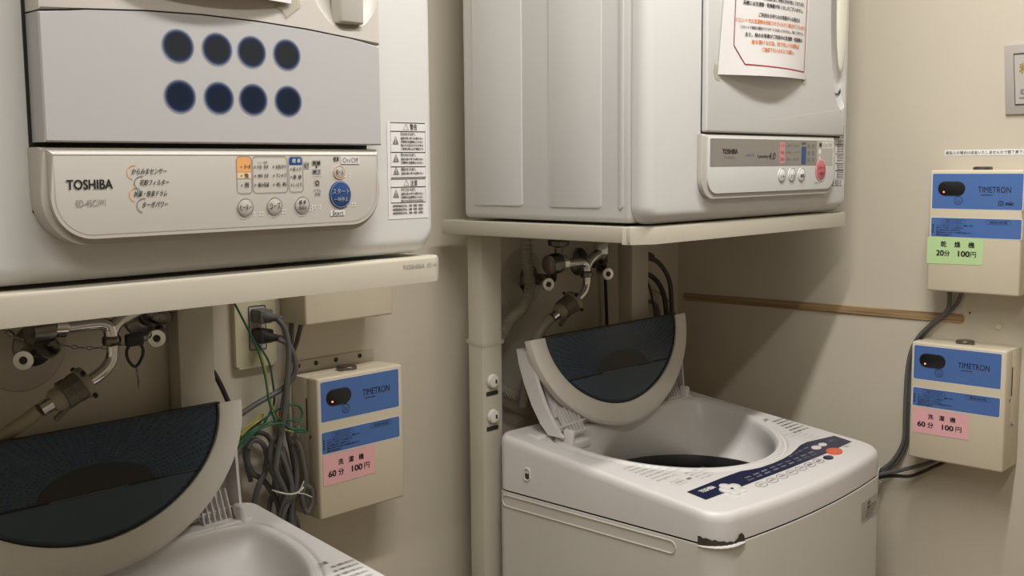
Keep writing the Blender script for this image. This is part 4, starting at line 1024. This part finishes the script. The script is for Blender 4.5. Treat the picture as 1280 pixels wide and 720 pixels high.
for k, (pts, m, lab) in enumerate((([(.893,1.44,1.235),(.900,1.44,1.206),(.911,1.44,1.183),(.927,1.438,1.150),(.941,1.436,1.117),(.950,1.434,1.078),(.954,1.432,1.040),(.962,1.432,1.010),(.975,1.432,.985)], WGREEN, 'thin green earth wire slanting down across the socket plate'),
               ([(.962,1.474,1.126),(.975,1.462,1.097),(.980,1.460,1.070),(.983,1.460,1.031),(.975,1.460,1.013),(.959,1.460,.993),(.944,1.460,.979)], WGREEN, 'green wire dropping from the lower plug'),
               ([(.905,1.45,.966),(.916,1.45,.977),(.938,1.45,.991),(.963,1.45,.999),(.993,1.45,.999),(1.018,1.45,.992),(1.029,1.45,1.001),(1.023,1.45,1.015),(1.005,1.45,1.021),(.983,1.45,1.017),(.956,1.45,1.006),(.934,1.45,.994),(.912,1.45,.980)], WGREEN, 'green wire in a wide loop over the cable bundle'),
               ([(.905,1.432,.975),(.916,1.432,.987),(.937,1.430,.998),(.971,1.428,1.000),(.994,1.428,.985),(1.018,1.428,.977),(1.015,1.428,.982),(.986,1.430,.988)], WGREEN, 'green wire with a short bent end over the cable bundle'),
               ([(.964,1.474,1.122),(.971,1.464,1.079),(.972,1.456,1.034),(.983,1.452,1.006),(.995,1.450,.991)], WYEL, 'yellow wire beside the green one below the lower plug'),
               ([(.905,1.446,.985),(.916,1.446,.998),(.936,1.446,1.007),(.951,1.446,1.017),(.949,1.446,1.009),(.929,1.446,1.000),(.912,1.446,.988)], WYEL, 'yellow wire looped over beside the washer lid'),
               ([(.905,1.456,.975),(.919,1.456,.985),(.941,1.456,.996),(.974,1.456,.994),(1.001,1.456,.979),(1.019,1.456,.971)], WYEL, 'yellow wire running right over the cable bundle'))):
    wire('thin_wire', pts, .0017, m, lab, 'wire')
wire('hanging_cable', [(.870,1.470,1.108),(.880,1.468,1.091),(.892,1.466,1.066),(.903,1.466,1.040)], .0040, CORDB, 'dark cable end slanting beside the left stand leg above the lid', 'cord')
# mounting strip behind the lower timer on the back wall
ms = thing('mounting_strip', 'thin beige strip with four screws above the back-wall coin timer', 'mounting strip', (1.13, BY, 1.057))
obj('strip', B().box(1.046, 1.222, BY-.0022, BY, 1.0562, 1.0790, .0008), STAND, ms)
for x in (1.060, 1.096, 1.138, 1.190):
    b = B(); b.lathe([(.0042, 0), (.0040, .0012), (.0020, .0020)], (x, BY-.0022, 1.0705), (0,-1,0), 10); obj('screw', b, RUST, ms)

# cables behind the right stand
for nm, pts, r, m, lab in (('hanging_cable', [(1.966,1.470,1.194),(2.011,1.466,1.186),(2.040,1.464,1.168),(2.064,1.462,1.137),(2.074,1.462,1.097),(2.076,1.462,1.02),(2.07,1.462,.95)], .0055, CORDP, 'brown cord arching down behind the right stand, outermost of the group'),
               ('hanging_cable', [(1.966,1.470,1.160),(2.000,1.464,1.149),(2.030,1.462,1.125),(2.049,1.462,1.090),(2.058,1.462,1.03),(2.056,1.462,.95)], .0060, CORDB, 'thick black cord behind the right stand, inside the brown one'),
               ('hanging_cable', [(1.956,1.452,1.154),(1.977,1.452,1.125),(1.990,1.452,1.088),(2.002,1.452,1.04),(2.006,1.452,.97)], .0026, CORDB, 'thin black cord nearest the right-hand stand leg'),
               ('thin_wire', [(1.98,1.476,1.124),(2.032,1.476,1.112),(2.076,1.476,1.089),(2.105,1.476,1.060),(2.115,1.476,1.02),(2.115,1.476,.95)], .0018, WYEL, 'thin yellowish wire arching behind the right stand'),
               ('hanging_cable', [(1.974,1.478,1.079),(2.001,1.478,1.090),(2.028,1.478,1.084),(2.044,1.478,1.065),(2.050,1.478,1.02),(2.048,1.478,.95)], .0050, CORD, 'grey cord in a low arch behind the right stand'),
               ('hanging_cable', [(1.866,1.492,1.27),(1.868,1.492,1.15),(1.874,1.492,1.05),(1.876,1.492,.92)], .0036, CORDB, 'dark cord hanging straight down left of the right-hand stand leg')):
    wire(nm, pts, r, m, lab, 'cable' if nm == 'hanging_cable' else 'wire')
b = B(); b.lathe([(.008,0),(.0095,.006),(.0085,.020),(.006,.026)], (1.985, 1.472, 1.197), (1,-.15,-.2), 12); tag(obj('power_plug', b, CORDP), 'brown plug end half hidden behind the right stand leg', 'plug')
obj_ = None
b = B(); b.prism(rrect(1.930, 2.00, 1.10, 1.23, .004, 4), (0,BY,0), (1,0,0), (0,0,1), (0,-1,0), 0, .009, .002, 2); tag(obj('socket_plate', b, PLATE), 'cream socket plate hidden behind the right stand leg', 'socket')

# cables by the right wall
for pts, r, lab in (([(2.143,.848,1.156),(2.143,.847,1.122),(2.143,.854,1.104),(2.143,.881,1.079),(2.143,.906,1.051),(2.143,.921,1.018),(2.143,.928,.967),(2.143,.929,.884),(2.143,.930,.833),(2.140,.949,.790),(2.134,.976,.762),(2.126,1.0,.750),(2.110,1.04,.742),(2.09,1.12,.735)], .0042, 'grey cord from the upper right-wall coin timer, hanging straight then behind the lower one'),
               ([(2.151,.824,1.156),(2.151,.834,1.125),(2.151,.851,1.105),(2.151,.879,1.078),(2.151,.903,1.052),(2.151,.919,1.017),(2.151,.926,.966),(2.151,.925,.883),(2.151,.927,.833),(2.148,.942,.789),(2.142,.969,.757),(2.134,.996,.740),(2.118,1.04,.732),(2.10,1.12,.725)], .0040, 'grey cord slanting out of the upper right-wall coin timer'),
               ([(2.128,.845,.824),(2.128,.854,.811),(2.128,.876,.797),(2.128,.905,.784),(2.128,.935,.771),(2.126,.964,.760),(2.120,.986,.752),(2.104,1.03,.746),(2.085,1.10,.740)], .0042, 'grey cord from under the lower right-wall coin timer, upper one'),
               ([(2.136,.832,.824),(2.136,.842,.806),(2.136,.866,.790),(2.136,.890,.774),(2.136,.914,.762),(2.134,.942,.758),(2.130,.966,.752),(2.122,.990,.742),(2.106,1.03,.734),(2.085,1.10,.728)], .0036, 'thinner grey cord sagging under the lower right-wall coin timer')):
    keep_parent(wire('power_cord', pts, r, CORD if 'thinner' not in lab else CORDB, lab), TU if 'upper right-wall' in lab else TLW)
b = B(); b.tube([(2.124,.972,.770),(2.114,.970,.762),(2.114,.969,.748),(2.126,.970,.740),(2.142,.972,.746),(2.146,.972,.760),(2.138,.973,.770)], .0014, 6, 4, closed=True)
tag(obj('cable_tie', b, TIE), 'small clear cable tie round the cords between right washer and wall', 'cable tie')

# things on the right wall
rw = lambda O: frame(O, (0,-1,0), (0,0,1), (-1,0,0))
ls = thing('label_strip', 'narrow white label strip of black print above the upper right-wall coin timer', 'label', (WX, .78, 1.413))
p = Print(rw((WX, 0, 0))); p.rect(-.8735, -.690, 1.4125, 1.4235, WHITE, .0006)
p.text('誤投入の場合は返金いたしませんので御了承下さい', -.8710, 1.4145, .0068, INK, width=.158, w=.0009, bold=.01); p.done('printed_text', ls)
fs = thing('framed_sign', 'silver framed sign with dark inner border, cut off at the upper right edge', 'sign', (WX, .64, 1.487))
b = B(); b.prism([(-.7665, 1.6165), (-.7590, 1.4880), (-.520, 1.4880), (-.520, 1.6165)], (WX,0,0), (0,-1,0), (0,0,1), (-1,0,0), 0, .006, .0012, 2); obj('plate', b, SIGNM, fs)
p = Print(rw((WX-.006, 0, 0)))
p.poly([(-.7480,1.5990),(-.7415,1.5055),(-.535,1.5055),(-.535,1.5990)], PANL, .0003); p.line([(-.7480,1.5990),(-.7415,1.5055),(-.535,1.5055),(-.535,1.5990)], .0034, mat('sign_brown', (.07,.045,.05), .5, var=.1), w=.0005)
p.text('料金', -.7370, 1.5620, .0200, OLIVE, width=.052, bold=.02); p.text('5分', -.7340, 1.5140, .0230, GREY, width=.045, bold=.03)
p.done('printed_text', fs)
b = B(); b.lathe([(.0068, 0), (.0065, .002), (.0045, .0032), (.0020, .0028)], (WX, .757, 1.083), (-1,0,0), 16); tag(obj('wall_plug', b, TIMER), 'round beige wall plug between the two right-wall coin timers', 'wall plug')
b = B(); b.box(WX-.004, WX, .8115, .8130, 1.104, 1.108); tag(obj('nail', b, RUST), 'tiny dark nail in the wall right of the wood strip', 'nail')
